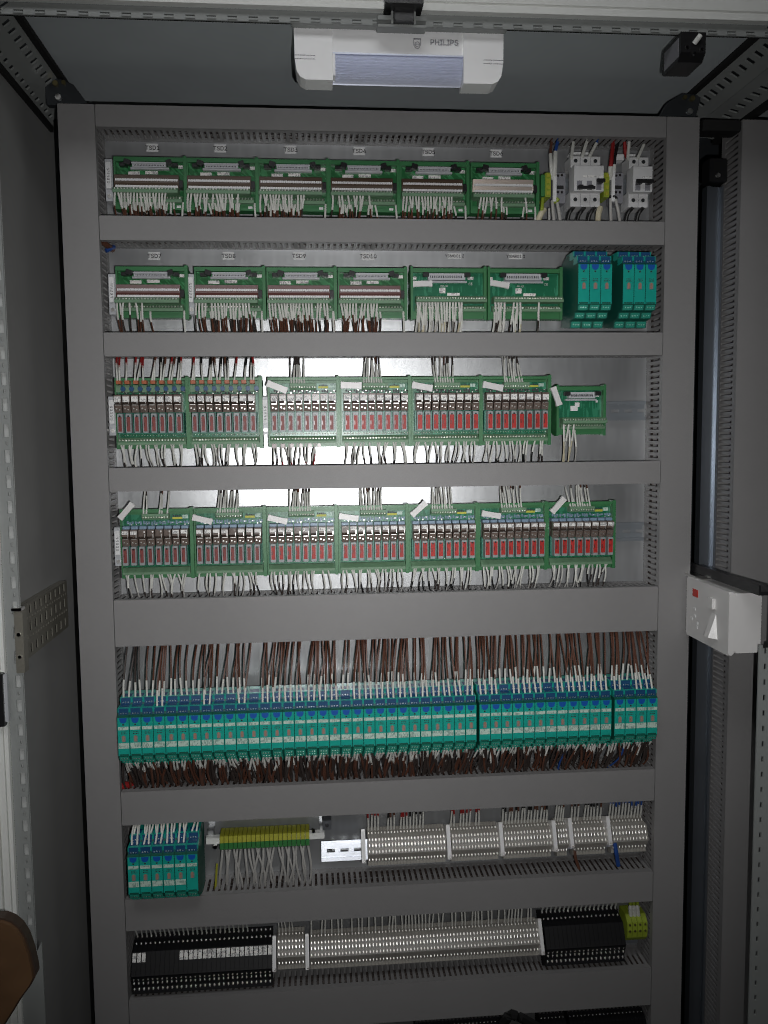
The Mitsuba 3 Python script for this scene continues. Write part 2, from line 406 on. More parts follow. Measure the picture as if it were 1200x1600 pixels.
# ------------------------------------------------------------------ cable ducts
def comb(axis, lo, hi, c, th=.0016, pitch=.0102, w=.0058, seed=0):
    """The slotted side wall of a duct: fingers on a solid foot, along x at height c or along z at the place c."""
    m = M(); n = int((hi - lo) / pitch); r = random.Random(seed)
    if axis == 'x': m.box(lo, hi, .0005, .015, c - th / 2, c + th / 2)
    else: m.box(c - th / 2, c + th / 2, .0005, .015, lo, hi)
    for i in range(n + 1):
        a = lo + i * pitch
        b = min(a + w, hi)
        if b <= a + .001: continue
        j = r.uniform(-.0004, .0004)
        if axis == 'x':
            m.box(a, b, .015, .076, c - th / 2 + j, c + th / 2 + j); m.box(a - .0009, b + .0009, .0715, .0762, c - th * .8 + j, c + th * .8 + j)
        else:
            m.box(c - th / 2 + j, c + th / 2 + j, .015, .076, a, b); m.box(c - th * .8 + j, c + th * .8 + j, .0715, .0762, a - .0009, b + .0009)
    return m


def hduct(x0, x1, z0, z1, label):
    k = thing('cable_duct', label, 'cable duct', 'level cable ducts between the rows')
    part(k, 'cover', M().box(x0, x1, .0765, DD, z0, z1, .0012).box(x0, x1, .066, .0764, z0, z0 + .0015).box(x0, x1, .066, .0764, z1 - .0015, z1).ply('duct_grey'))
    part(k, 'base', M().box(x0, x1, .0005, .003, z0 + .004, z1 - .004).ply('duct_grey'))
    part(k, 'slotted_wall', comb('x', x0, x1, z0 + .0035, seed=int(z0 * 1000)).ply('duct_grey'), kind='stuff')
    part(k, 'slotted_wall', comb('x', x0, x1, z1 - .0035, seed=int(z1 * 1000)).ply('duct_grey'), kind='stuff')
    return k


def fill(axis, lo, hi, c, w, seed, n=16):
    """The wires that lie inside a duct."""
    r = random.Random(seed); m = loose.setdefault('wire_dull', M())
    for i in range(n):
        a, d = c + r.uniform(-.5, .5) * (w - .016), r.uniform(.006, .058)
        t = np.linspace(lo, hi, 14); o = [r.uniform(-.002, .002) for _ in t]
        p = [[x, -(d + q), a + q] if axis == 'x' else [a + q, -(d + q), x] for x, q in zip(t, o)]
        m.tube(p, r.uniform(.0022, .004), 5)


loose = {}
G = .0006
names = ['wide grey cable duct closing the top of the panel', 'grey cable duct under the TSD1 to TSD6 boards', 'grey cable duct under the TSD7 to TSD10 boards', 'grey cable duct between the two rows of red relays',
         'tall grey cable duct above the long teal module row', 'grey cable duct below the long teal module row', 'grey cable duct below the earth terminals and grey terminal blocks', 'grey cable duct below the black terminal blocks at the bottom']
edges = [(ZT[0], DUCT_TOP)] + [(ZT[i + 1], ZB[i]) for i in range(7)]
for (a, b), nm in zip(edges, names):
    hduct(G, W - G, a, b, nm)
    fill('x', .002, W - .002, (a + b) / 2, b - a, int(a * 1000))


def vduct(x0, x1, ztop, walls, label):
    k = thing('upright_cable_duct', label, 'cable duct')
    part(k, 'cover', M().box(x0, x1, .0765, DD, -1.45, ztop, .0012).box(x0, x0 + .0015, .066, .0764, -1.45, ztop).box(x1 - .0015, x1, .066, .0764, -1.45, ztop).ply('duct_grey'))
    part(k, 'base', M().box(x0 + .004, x1 - .004, .0005, .003, -1.45, ztop).ply('duct_grey'))
    for c in walls:
        part(k, 'slotted_wall', comb('z', -1.44, ztop, c, seed=int(c * 999)).ply('duct_grey'), kind='stuff')
    return k


fill('z', -1.4, .53, -.029, .058, 5, 12); fill('z', -1.4, .53, W + .029, .058, 6, 12)
vduct(-.0588, 0 - G, DUCT_TOP, (-.0035, -.055), 'upright grey cable duct beside the bare side wall')
vduct(W + G, 1.0141, DUCT_TOP, (W + .0035, 1.011), 'upright grey cable duct beside the dark gap and the zinc upright')
vduct(1.091, 1.17, .535, (1.094,), 'upright grey cable duct of the second bay beyond the dark gap')

# ------------------------------------------------------------------ DIN rails
def din_rail(x0, x1, zc, label, d=.017, slots=True, tilt=0):
    k = thing('din_rail', label, 'mounting rail', None)
    m = M()
    h = .0175
    m.box(x0, x1, d, d + .001, zc + .0125, zc + h).box(x0, x1, d, d + .001, zc - h, zc - .0125)
    m.box(x0, x1, d - .007, d + .0005, zc + .0115, zc + .0125).box(x0, x1, d - .007, d + .0005, zc - .0125, zc - .0115)
    base = M()
    if slots:
        m.box(x0, x1, d - .0075, d - .0065, zc + .003, zc + .0115).box(x0, x1, d - .0075, d - .0065, zc - .0115, zc - .003)
        x = x0
        while x < x1:
            m.box(x, min(x + .010, x1), d - .0075, d - .0065, zc - .003, zc + .003); x += .025
    else:
        m.box(x0, x1, d - .0075, d - .0065, zc - .0115, zc + .0115)
    if tilt: m.tilt(d, zc, tilt)
    part(k, 'rail', m.ply('rail_steel' if tilt else 'rail_zinc'))
    return k


zr3, zr4, zr6, zr7 = Z(975, 642, .012), Z(1000, 830, .012), Z(533, 1325, .03), Z(650, 1480, .02)
zr1, zr2, zr5 = Z(500, 290, .012), Z(460, 460, .012), Z(500, 1140, .012)
din_rail(.004, W - .004, zr1, 'steel rail carrying the TSD1 to TSD6 boards and the breakers')
din_rail(.004, W - .004, zr2, 'steel rail carrying the TSD7 to TSD10 boards')
din_rail(.004, W - .004, zr3, 'steel rail running out past the upper row of red relays')
din_rail(.004, W - .004, zr4, 'steel rail running out past the lower row of red relays')
din_rail(.004, W - .004, zr5, 'steel rail behind the long row of teal modules')
r6 = din_rail(X(502, 1325, .03), W - .004, zr6, 'bright bare steel rail with two slots beside the earth terminals', .040, tilt=20)
part(r6, 'screw', M().cyl(X(512, 1329, .03), zr6, .026, .031, .005, 10).ply('chrome'))
part(r6, 'foot', M().box(X(502, 1325, .03) + .02, W - .02, 0, .026, zr6 - .014, zr6 - .006).ply('galvanised'))
din_rail(.004, W - .004, zr7, 'steel rail under the black and grey terminal blocks', .02)

# ------------------------------------------------------------------ stickers on the plate
def sticker(u, v, txt, w=.020, h=.0135, d=.0006, label=None):
    k = thing('sticker', label or f'white plate sticker reading {txt}', 'label')
    c = at(u, v, 0)
    part(k, 'paper', M().box(c[0] - w / 2, c[0] + w / 2, 0, d, c[2] - h / 2, c[2] + h / 2).ply('label_white'))
    part(k, 'lettering', M().text(txt, c[0], c[2] - (.0034 if h > .011 else .0026), d, .0068 if h > .011 else .0050, .0002, bold=True).ply('ink'))


for u, v, t in ((238, 231, 'TSD1'), (344, 232, 'TSD2'), (454, 234, 'TSD3'), (561, 236, 'TSD4'), (669, 237.5, 'TSD5'), (775, 240, 'TSD6'), (241, 400, 'TSD7'), (357, 400, 'TSD8'), (467, 400, 'TSD9')):
    sticker(u, v, t)
sticker(575, 400.5, 'TSD10', .0235)
sticker(710, 400, 'YSMB01 2', .0245, .010, label='small plate sticker above the wide ribbon board with the level tag'); sticker(805.5, 400.5, 'YSMB01 3', .0245, .010, label='small plate sticker above the wide ribbon board with the tilted tag')


def tall_sticker(u0, u1, v0, v1, d, label, seed, dz=0):
    """An end clamp's upright marker strip with rows of tiny unreadable type."""
    k = thing('marker_strip', label, 'label'); r = random.Random(seed)
    a, b = at((u0 + u1) / 2, v0, d), at((u0 + u1) / 2, v1, d); w = .0042
    x = (a[0] + b[0]) / 2
    part(k, 'clamp', M().box(x - .006, x + .006, .012, d - .004, b[2] - .02, a[2] + .006, .001).ply('relay_grey'))
    part(k, 'paper', M().box(x - w, x + w, d - .004, d, b[2], a[2], .0004).ply('label_white'))
    m, z = M(), a[2] - .010
    for i in range(9):
        m.box(x - .0022, x + .0022, d, d + .0002, z - .0034, z - .0026)
        if r.random() < .7: m.box(x + r.choice((-.0022, .0012)), x + r.choice((-.0010, .0022)) + .0001, d, d + .0002, z - .0026, z - .0006) if False else m.box(x - .0022, x - .0012, d, d + .0002, z - .0026, z - .0006)
        m.box(x - .0004, x + .0020, d, d + .0002, z - .0012, z - .0006)
        z -= .0052
        if z < b[2] + .008: break
    part(k, 'lettering', m.ply('ink'))
    part(k, 'screw', M().cyl(x, b[2] - .012, d - .006, d - .002, .0035, 8).ply('screw_steel'))


tall_sticker(166.5, 172, 253, 294, .05, 'upright white marker strip beside the TSD1 board', 1)
tall_sticker(172, 177, 433, 472, .05, 'upright white marker strip beside the TSD7 board', 2)
tall_sticker(295.5, 300.5, 433, 472, .05, 'upright white marker strip between the TSD7 and TSD8 boards', 3)
tall_sticker(172, 177, 625, 662, .05, 'upright white marker strip beside the first relay board of the upper row', 4)
tall_sticker(411.5, 417, 625, 661, .05, 'upright white marker strip in the gap between the second and third upper relay boards', 5)
tall_sticker(181, 186, 830, 867, .05, 'upright white marker strip beside the first relay board of the lower row', 6)

# ------------------------------------------------------------------ wires


def bend(p0, p1, out=.0, sag=.0, n=7, side=0.0):
    """A wire's path from p0 to p1 (x, d, z) that bulges forward by out and sideways by side."""
    t = np.linspace(0, 1, n); e = t * t * (3 - 2 * t)
    p = np.empty((n, 3))
    p[:, 0] = p0[0] + (p1[0] - p0[0]) * e + side * np.sin(t * np.pi)
    p[:, 1] = -(p0[1] + (p1[1] - p0[1]) * t + out * np.sin(t * np.pi))
    p[:, 2] = p0[2] + (p1[2] - p0[2]) * t
    return p


def wire(p0, p1, sleeve, core, label=None, group=None, r=.0012, rs=.0016, out=.006, side=0.0, sleeve_mat='sleeve_white', name='wire', cat='wire'):
    """One wire with its marker sleeve over the first part: a thing of its own when it has a label, else with the rest of the wiring."""
    p = bend(p0, p1, out, side=side, n=9)
    L = np.r_[0, np.cumsum(np.linalg.norm(np.diff(p, axis=0), axis=1))]
    s = min(sleeve, L[-1] * .97)
    q = np.array([[np.interp(x, L, p[:, k]) for k in range(3)] for x in np.linspace(0, s, 5)])
    c = np.array([[np.interp(x, L, p[:, k]) for k in range(3)] for x in np.linspace(max(s - .004, 0), L[-1], 6)])
    if label:
        k = thing(name, label, cat, group)
        if sleeve > 0: part(k, 'sleeve', M().tube(q, rs, 6).ply(sleeve_mat, 40))
        part(k, 'insulation', M().tube(c, r, 5).ply(core, 40))
    else:
        if sleeve > 0: loose.setdefault(sleeve_mat, M()).tube(q, rs, 5)
        loose.setdefault(core, M()).tube(c, r, 4)


# ------------------------------------------------------------------ connector boards TSD1..TSD10
def screws(xs, z, d, r, h=.0016, n=6):
    m = M()
    for x in xs: m.dome(x, z + rnd.uniform(-.0003, .0003), d + .0006, r * rnd.uniform(.95, 1.3), h * .45, 6)
    return m


def vz(v, d, u=235): return Z(u, v, d)


BW = .1195
zt_, zb_ = vz(417.5, .05), vz(497, .05)
Z0 = zt_                                    # board-local heights are relative to the top edge
proto = {}
c = M()
c.box(.0, BW, .045, .056, zt_ - .007, zt_, .001).box(0, BW, .030, .054, zb_, zb_ + .012, .001).box(0, BW, .02, .044, zb_ + .003, zt_ - .003)
c.box(BW - .0055, BW, .040, .058, zb_ - .003, zt_ + .002, .001).box(0, .003, .040, .055, zb_, zt_, .001)
proto['carrier'] = c.ply('carrier_green')
proto['circuit_board'] = M().box(.003, BW - .0055, .0445, .047, zb_ + .012, zt_ - .007).ply('pcb_green')
zc0, zc1 = vz(434, .06), vz(424.5, .06)
proto['connector'] = M().box(.031, .086, .047, .060, zc0 + .002, zc1, .0008).box(.027, .090, .047, .055, zc0, zc0 + .003, .0006).box(.030, .087, .060, .0625, zc1 - .003, zc1 - .001).ply('relay_grey')
pm = M()
for i in range(20): pm.box(.034 + i * .0025, .0352 + i * .0025, .0601, .0606, zc0 + .0035, zc1 - .0045)
proto['pins'] = pm.ply('ink')
proto['latch'] = M().rbox([.024, -.062, zc1 - .002], [.010, .012, .008], trimesh.transformations.rotation_matrix(.3, [0, 1, 0])[:3, :3], .0015).box(.010, .022, .047, .058, zc1 - .006, zc1 - .0005, .001).ply('black_plastic')
proto['latch2'] = M().rbox([.092, -.062, zc1 - .002], [.009, .012, .008], trimesh.transformations.rotation_matrix(-.3, [0, 1, 0])[:3, :3], .0015).box(.094, .105, .047, .058, zc1 - .006, zc1 - .0005, .001).ply('black_plastic')
zf0, zf1 = vz(465, .064), vz(444.5, .064)
proto['cover'] = M().prism([(.047, zf0), (.062, zf0), (.066, zf0 + .008), (.063, zf1), (.047, zf1)], .002, .107).ply('smoked_cover')
def led_row(v, d):
    m = M(); z = vz(v, d)
    for i in range(32): m.box(.004 + i * .00318, .0068 + i * .00318, d - .012, d, z - .0018, z + .0018, .0004)
    return m.ply('label_white')
proto['led_row'], proto['led_row2'] = led_row(452.5, .0665), led_row(462.5, .0665)
zs1, zs2 = vz(472, .075), vz(465, .072)
proto['strip1'] = M().prism([(.047, zs1 - .001), (.076, zs1 - .001), (.076, zs1 + .004), (.068, zs2 + .001), (.047, zs2 + .001)], .001, .106).ply('terminal_green')
proto['screw1'] = screws([.0045 + i * .0051 for i in range(20)], zs1 + .0055, .0746, .0015).ply('screw_steel', 50)
zs3, zs4 = vz(485, .062), vz(475.5, .06)
proto['strip2'] = M().prism([(.044, zs3 - .001), (.063, zs3 - .001), (.063, zs3 + .004), (.055, zs4 + .001), (.044, zs4 + .001)], .012, .111).ply('terminal_green')
proto['screw2'] = screws([.0155 + i * .0051 for i in range(19)], zs3 + .0065, .0612, .0015).ply('screw_steel', 50)
zl = vz(440, .0475)
proto['tag'] = M().box(.022, .041, .047, .0482, zl - .0035, zl + .002).ply('label_print')
proto['tag2'] = M().box(.050, .071, .047, .0482, zl - .002, zl + .003).ply('label_print')
proto['tag3'] = M().box(.104, .113, .047, .0482, vz(433, .047), vz(428, .047)).ply('label_print')
proto['end_cap'] = M().box(.107, .1135, .047, .066, zf0 + .001, zf0 + .013, .001).ply('black_plastic')
TSD_PARTS = [('carrier', 'carrier'), ('circuit_board', 'circuit_board'), ('connector', 'connector'), ('fuse_cover', 'cover'), ('terminal_strip', 'strip1'), ('terminal_strip', 'strip2'),
             ('marker_label', 'tag'), ('marker_label', 'tag2'), ('marker_label', 'tag3'), ('end_cap', 'end_cap')]


def tsd_board(x, dz, n, label, dense, row):
    k = thing('connector_board', label, 'circuit board')
    for nm, pr in TSD_PARTS:
        if pr == 'cover':
            p = (proto['cover_glare'] if n == 5 else proto['cover']) if row == 1 else proto['cover_red']
        else: p = proto[pr]
        kk = part(k, nm, p, (x, 0, dz))
        if pr == 'connector':
            part(kk, 'latch', proto['latch'], (x, 0, dz)); part(kk, 'latch', proto['latch2'], (x, 0, dz)); part(kk, 'pin', proto['pins'], (x, 0, dz), 'stuff')
        if pr == 'cover':
            part(kk, 'indicator', proto['led_row'], (x, 0, dz), 'stuff'); part(kk, 'indicator', proto['led_row2'], (x, 0, dz), 'stuff')
        if pr == 'strip1': part(kk, 'screw', proto['screw1'], (x, 0, dz), 'stuff')
        if pr == 'strip2': part(kk, 'screw', proto['screw2'], (x, 0, dz), 'stuff')
    # its wires go to the duct below
    zd = ZB[0] if row == 1 else ZB[1]
    if row == 1: part(k, 'foot_label', M().box(x + .101, x + .108, .054, .0545, zb_ + dz + .003, zb_ + dz + .007).ply('label_white'))
    for i in range(20):
        if dense[0] > rnd.random() and i < dense[1]:
            xs = x + .0045 + i * .0051
            wire((xs, .073, zs1 + dz - .001), (xs + rnd.uniform(-.006, .006), rnd.uniform(.03, .06), zd - .012), rnd.uniform(.019, .030), 'brown_wire' if rnd.random() < .8 else 'dark_wire', out=rnd.uniform(.004, .014), side=rnd.uniform(-.003, .003))
        if dense[0] * .75 > rnd.random() and i < dense[1]:
            xs = x + .0155 + i * .0051
            wire((xs, .06, zs3 + dz - .001), (xs + rnd.uniform(-.006, .006), rnd.uniform(.03, .05), zd - .012), rnd.uniform(.010, .020), 'brown_wire' if rnd.random() < .7 else 'dark_wire', out=rnd.uniform(.004, .012), side=rnd.uniform(-.003, .003))
    wire((x + .112, .058, zs3 + dz), (x + .112 + rnd.uniform(-.003, .003), .05, zd - .012), .04, 'black_wire' if rnd.random() < .5 else 'blue_wire', out=.006)


mat('smoked_glare', (.36, .31, .27), .36, .75)  # pale base colour paints flash glare onto the smoked cover
proto['cover_glare'] = M().prism([(.047, zf0 - .0005), (.0600, zf0 - .0005), (.0660, zf1 + .0005), (.047, zf1 + .0005)], .002, .107).ply('smoked_glare')
proto['cover_red'] = M().prism([(.047, zf0), (.062, zf0), (.066, zf0 + .008), (.063, zf1), (.047, zf1)], .002, .107).ply('smoked_red')
dz1 = Z(290, 248, .05) - zt_
for i, (x, dn) in enumerate(zip((.0215, .1400, .2590, .3785, .4985, .6205), ((.95, 17), (.95, 17), (.9, 15), (.75, 14), (.95, 17), (.25, 20)))):
    extra = ['with dense wires', 'with dense wires', 'with dense wires', 'with gaps between its wires', 'with dense wires', 'with few wires and a glare coloured cover'][i]
    tsd_board(x, dz1, i, f'green connector board {extra} under the TSD{i + 1} sticker', dn, 1)
for i, (x, dn) in enumerate(zip((.0182, .1480, .2690, .3900), ((.45, 9), (.85, 18), (.9, 20), (.85, 13)))):
    extra = ['with only a few wires', 'with wires', 'with wires', 'with wires'][i]
    tsd_board(x, 0, i, f'green connector board {extra} under the TSD{i + 7} sticker', dn, 2)

# ------------------------------------------------------------------ two wide marshalling boards and the small board
def tilted_tag(m, x, z, d, L, h, ang, th=.006):
    R = trimesh.transformations.rotation_matrix(-ang, [0, 1, 0])[:3, :3]
    R = np.array([[math.cos(ang), 0, -math.sin(ang)], [0, 1, 0], [math.sin(ang), 0, math.cos(ang)]])
    c = np.array([x, -d, z])
    m.rbox(c, [L * .8, th, h], R, .0012)
    for s in (-1, 1): m.rbox(c + R @ np.array([s * L * .43, .001, 0]), [L * .14, th + .002, h * 1.12], R, .001)
    return m


def ribbon_board(x, w, zt, zb, label, tag, wires, n_sc, row_d=0, small=False):
    k = thing('ribbon_board', label, 'circuit board')
    H = zt - zb
    c = M().box(x, x + w, .043, .056, zt - .007, zt, .001).box(x, x + w, .030, .054, zb, zb + .013, .001).box(x, x + w, .02, .044, zb + .003, zt - .003)
    c.box(x + w - .005, x + w, .040, .058, zb - .002, zt + .003, .001).box(x, x + .004, .040, .058, zb - .002, zt + .003, .001)
    part(k, 'carrier', c.ply('carrier_green'))
    part(k, 'circuit_board', M().box(x + .004, x + w - .005, .0445, .047, zb + .013, zt - .007).ply('pcb_teal'))
    ca, cb = (x + .030, x + .095) if not small else (x + .022, x + .070)
    za = zt - (.020 if not small else .021)
    con = part(k, 'connector', M().box(ca, cb, .047, .058, za, za + .011, .0008).box(ca - .004, cb + .004, .047, .053, za - .004, za - .001, .0006).ply('relay_grey'))
    for xx in (ca - .004, cb + .003):
        part(con, 'latch', M().rbox([xx, -.060, za + .008], [.010, .010, .007], np.eye(3), .0015).ply('black_plastic'))
    pm = M()
    for i in range(18): pm.box(ca + .004 + i * (cb - ca - .008) / 18, ca + .0055 + i * (cb - ca - .008) / 18, .058, .0584, za + .003, za + .007)
    part(con, 'pin', pm.ply('ink'), kind='stuff')
    for nm, za_, d0 in (('terminal_strip', zb + (.027 if not small else .020), .072), ('terminal_strip', zb + (.0125 if not small else .010), .060)):
        h = .010
        xa, xb = x + .008, x + w - .002
        s = part(k, nm, M().prism([(.044, za_), (d0, za_), (d0, za_ + .004), (d0 - .006, za_ + h), (.044, za_ + h)], xa, xb).ply('terminal_green'))
        part(s, 'screw', screws(np.linspace(xa + .004, xb - .004, n_sc), za_ + .0062, d0 - .0020, .0015).ply('screw_steel'), kind='stuff')
    if not small:
        part(k, 'marker_label', M().box(x + .065, x + .087, .047, .0482, zb + .0405, zb + .0455).ply('label_print'))
        part(k, 'chip', M().box(x + .051, x + .062, .047, .049, zb + .045, zb + .054, .0008).ply('label_print'))
        part(k, 'chip', M().box(x + .101, x + .111, .047, .0478, zt - .018, zt - .013).ply('label_print')); part(k, 'chip', M().box(x + .005, x + .011, .047, .0478, zt - .018, zt - .013).ply('label_print'))
        part(k, 'lettering', M().text('PR-02', x + .060, zb + .056, .047, .003, .0002).text('CE', x + .106, zt - .027, .047, .004, .0002).ply('label_white'))
    else:
        for a in ((.036, .044, .049, .036, .028), (.028, .041, .0486, .043, .034), (.074, .080, .0478, .018, .012), (.074, .078, .0478, .028, .024)):
            part(k, 'chip', M().box(x + a[0], x + a[1], .047, a[2], zt - a[3], zt - a[4], .0003).ply('label_white'))
    part(k, 'marker_tag', tilted_tag(M(), *tag).ply('white_plastic'))
    for (xs, z0, d0, z1) in wires:
        wire((xs, d0, z0), (xs + rnd.uniform(-.004, .004), rnd.uniform(.03, .055), z1), rnd.uniform(.028, .04) if not small else .03, rnd.choice(['cream_wire', 'cream_wire', 'grey_wire', 'dark_wire']), rs=.0018, out=rnd.uniform(.004, .012), side=rnd.uniform(-.003, .003))


zt2, zb2 = Z(760, 420.5, .05), Z(760, 499, .05)
w2 = .1325
ws = []
for i in range(16):
    ws += [(.5153 + .010 + i * .0051, zb2 + .026, .071, ZB[1] - .012), (.5153 + .012 + i * .0051, zb2 + .0115, .059, ZB[1] - .012)]
ribbon_board(.5153, w2, zt2, zb2, 'wide green ribbon connector board with a level white tag and sixteen pale wires', (.5153 + .020, zt2 - .026, .052, .036, .0095, .03), ws, 26)
ws = []
for i in (0, 1, 2, 3, 6, 7, 8, 14): ws += [(.650 + .010 + i * .0055, zb2 + .026, .071, ZB[1] - .012), (.650 + .0115 + i * .0055, zb2 + .0115, .059, ZB[1] - .012)]
ribbon_board(.650, w2, zt2, zb2, 'wide green ribbon connector board with a tilted white tag beside the teal modules', (.650 + .021, zt2 - .026, .052, .036, .0095, -.16), ws, 26)
zt3s, zb3s = Z(905, 604, .05), Z(905, 679, .05)
ws = [(.783 + i * .0046, zb3s + .018 - (i % 2) * .01, .07 - (i % 2) * .012, ZB[2] - .012) for i in range(6)]
ribbon_board(.7735, .0895, zt3s, zb3s, 'small green ribbon connector board with a nearly upright white tag after the relay boards', (X(870, 618, .07), Z(870, 619, .07), .066, .034, .0095, -1.22), ws, 16, small=True)

# ------------------------------------------------------------------ relay boards
RW = .1240


def relay_protos(style):
    """The meshes of a relay board at x = 0, in the heights of its own row: 'a' top row, 'r' top row's first two, 'b' lower row."""
    P = {}
    if style == 'b':
        V = lambda v, d: Z(360, v, d); s = lambda y: 780 + y / 8.571
        lv = dict(top=793, bot=899.5, pcbb=884, tb0=800.5, tb1=809.5, logo0=803, logo1=809.5, smd0=811, smd1=818, sock0=820, sock1=850, lab0=827, lab1=832.5, rel0=850, rel1=880, win0=854.5, win1=876, dots=879.5, st0=884, st1=894, sc=890)
    else:
        V = lambda v, d: Z(698, v, d)
        lv = dict(top=589, bot=696, pcbb=684, tb0=598, tb1=608, logo0=599.5, logo1=605.5, smd0=607, smd1=613, sock0=613.5, sock1=641, lab0=616.5, lab1=625, rel0=642, rel1=672.5, win0=647.5, win1=669.5, dots=675.5, st0=679, st1=690, sc=683)
    zt, zb = V(lv['top'], .05), V(lv['bot'], .05)
    P['zt'], P['zb'] = zt, zb
    c = M().box(0, RW, .045, .057, zt - .0045, zt, .001).box(0, RW, .041, .051, zt - .0095, zt - .005, .001).box(0, RW, .030, .055, zb, zb + .010, .001).box(0, RW, .02, .043, zb + .002, zt - .003)
    c.box(RW - .006, RW, .040, .060, zb - .001, zt + .002, .001).box(0, .0025, .040, .056, zb, zt - .002, .0008)
    P['carrier'] = c.ply('carrier_green')
    P['circuit_board'] = M().box(.0025, RW - .006, .043, .047, zb + .010, zt - .0095).ply('pcb_teal')
    a, b = V(lv['tb1'], .06), V(lv['tb0'], .06)
    xs = np.linspace(.041, .081, 10)
    P['top_terminal'] = M().prism([(.046, a), (.064, a), (.066, a + .005), (.066, b), (.046, b)], .0385, .0835).ply('terminal_green')
    P['top_screw'] = screws(xs, (a + b) / 2 - .001, .0660, .0015).ply('screw_steel')
    l0, l1 = V(lv['logo1'], .0475), V(lv['logo0'], .0475)
    lg = M().box(.087, .104, .047, .0476, l0, l0 + (l1 - l0) * .5)
    P['logo'] = lg.ply('logo_yellow')
    P['logo2'] = M().box(.1045, .114, .047, .0476, l0 + .001, l1).ply('teal_label')
    lt = M()
    for i in range(5): lt.box(.088 + i * .0032, .0902 + i * .0032, .047, .0477, l0 + (l1 - l0) * .55, l1 - rnd.uniform(0, .002))
    P['logo3'] = lt.ply('ink')
    sm0, sm1 = V(lv['smd1'], .048), V(lv['smd0'], .048)
    sm, sp = M(), M()
    for i in range(8):
        for j in range(3):
            x = .010 + i * .0138 + j * .0042
            sm.box(x, x + .0028, .047, .0495, sm0 + rnd.uniform(0, .003), sm1 - rnd.uniform(0, .003), .0004)
        for j in range(2):
            sp.cyl(.012 + i * .0138 + j * .006, sm0 + rnd.uniform(.0, .006), .047, .0486, .0011, 6)
    P['chip'] = sm.ply('slate_blue' if style == 'b' else 'ink'); P['solder'] = sp.ply('screw_steel')
    if style == 'b':
        q0, q1 = V(824.5, .06), V(819.5, .06)
        P['bar'] = M().box(0, .0118, .047, .064, q0, q1, .0006).ply('slate_blue')
    k0, k1 = V(lv['sock1'], .066), V(lv['sock0'] + (4 if style == 'b' else 0), .066)
    P['socket'] = M().prism([(.047, k0), (.068, k0), (.072, k0 + (k1 - k0) * .42), (.062, k0 + (k1 - k0) * .5), (.074, k0 + (k1 - k0) * .58), (.074, k1 - .001), (.066, k1), (.047, k1)], 0, .0120).ply('socket_brown')
    cm = M()
    cm.box(.0015, .0105, .0715, .0728, k0 + (k1 - k0) * .40, k0 + (k1 - k0) * .43).cyl(.0035, k0 + (k1 - k0) * .22, .068, .0715, .0013, 6).cyl(.0085, k0 + (k1 - k0) * .16, .068, .0712, .0012, 6)
    cm.box(.0095, .0108, .0735, .0752, k0 + (k1 - k0) * .50, k0 + (k1 - k0) * .72)
    P['clip'] = cm.ply('screw_steel')
    P['label'] = M().box(.0006, .0114, .074, .0758, V(lv['lab1'], .075), V(lv['lab0'], .075), .0004).ply('label_print')
    P['knob'] = M().cyl(.006, (V(lv['lab1'], .075) + V(lv['lab0'], .075)) / 2, .074, .080, .0042, 8).ply('socket_brown')
    r0, r1 = V(lv['rel1'], .07), V(lv['rel0'], .07)
    P['base'] = M().box(-.0008, .0126, .047, .060, r0 - .001, r1 + .001, .0008).box(.0122, .0131, .047, .072, r0, r1, .0003).ply('relay_green')
    P['relay'] = M().box(.0016, .0108, .058, .078, r0 + .0008, r1 - .0008, .0012).ply('relay_frame')
    P['window'] = M().box(.0026, .0098, .0785 - .002, .0794, V(lv['win1'], .078), V(lv['win0'], .078), .0006).ply('relay_red')
    wz0, wz1 = V(lv['win1'], .078), V(lv['win0'], .078)
    P['window_glare_dulled'] = M().box(.0033, .0090, .0765, .0792, wz0, wz1, .0006).ply('relay_red_glare_dulled')
    P['window_glare_half'] = M().box(.0030, .0094, .0765, .0793, wz0, wz1, .0006).ply('relay_red_glare_half')
    P['lever'] = M().cyl(.0062, r1 - .0052, .077, .0795, .0017, 8).ply('black_plastic')
    wm = M(); wz = (V(lv['win1'], .078) + V(lv['win0'], .078)) / 2
    wm.box(.0036, .0052, .0794, .07955, wz - .004, wz + .003)
    P['window_mark'] = wm.ply('smoked_red')
    P['dots'] = screws(np.linspace(.008, .117, 24), V(lv['dots'], .048), .047, .0012, .0022).ply('screw_steel')
    t0, t1 = V(lv['st1'], .058), V(lv['st0'], .058)
    P['strip'] = M().prism([(.044, t0), (.064, t0), (.064, t0 + .004), (.056, t1), (.044, t1)], .003, RW - .007).ply('terminal_green')
    P['screw'] = screws(np.linspace(.006, RW - .012, 22), V(lv['sc'], .06), .0605, .0018 if style != 'b' else .0014).ply('screw_steel')
    P['wz'] = t0
    return P


PA, PB = relay_protos('a'), relay_protos('b')
red_tb = M().box(0, .0075, .047, .064, PA['zt'] - .0095, PA['zt'] - .004, .0006).ply('smoked_red')
org_tb = M().box(0, .0078, .048, .0665, PA['zt'] - .0105, PA['zt'] - .0045, .0006)
scene['orange_terminal_paint'] = {'type': 'principled', 'base_color': rgb(.36, .09, .03), 'roughness': .4}
org_tb = org_tb.ply('orange_terminal_paint')
blu_tb = M().cyl(.0035, PA['zt'] - .0185, .047, .064, .0042, 10).ply('blue_terminal')
grn_blk = M().box(0, .0085, .047, .060, PA['zt'] - .024, PA['zt'] - .012, .0008).ply('terminal_green')


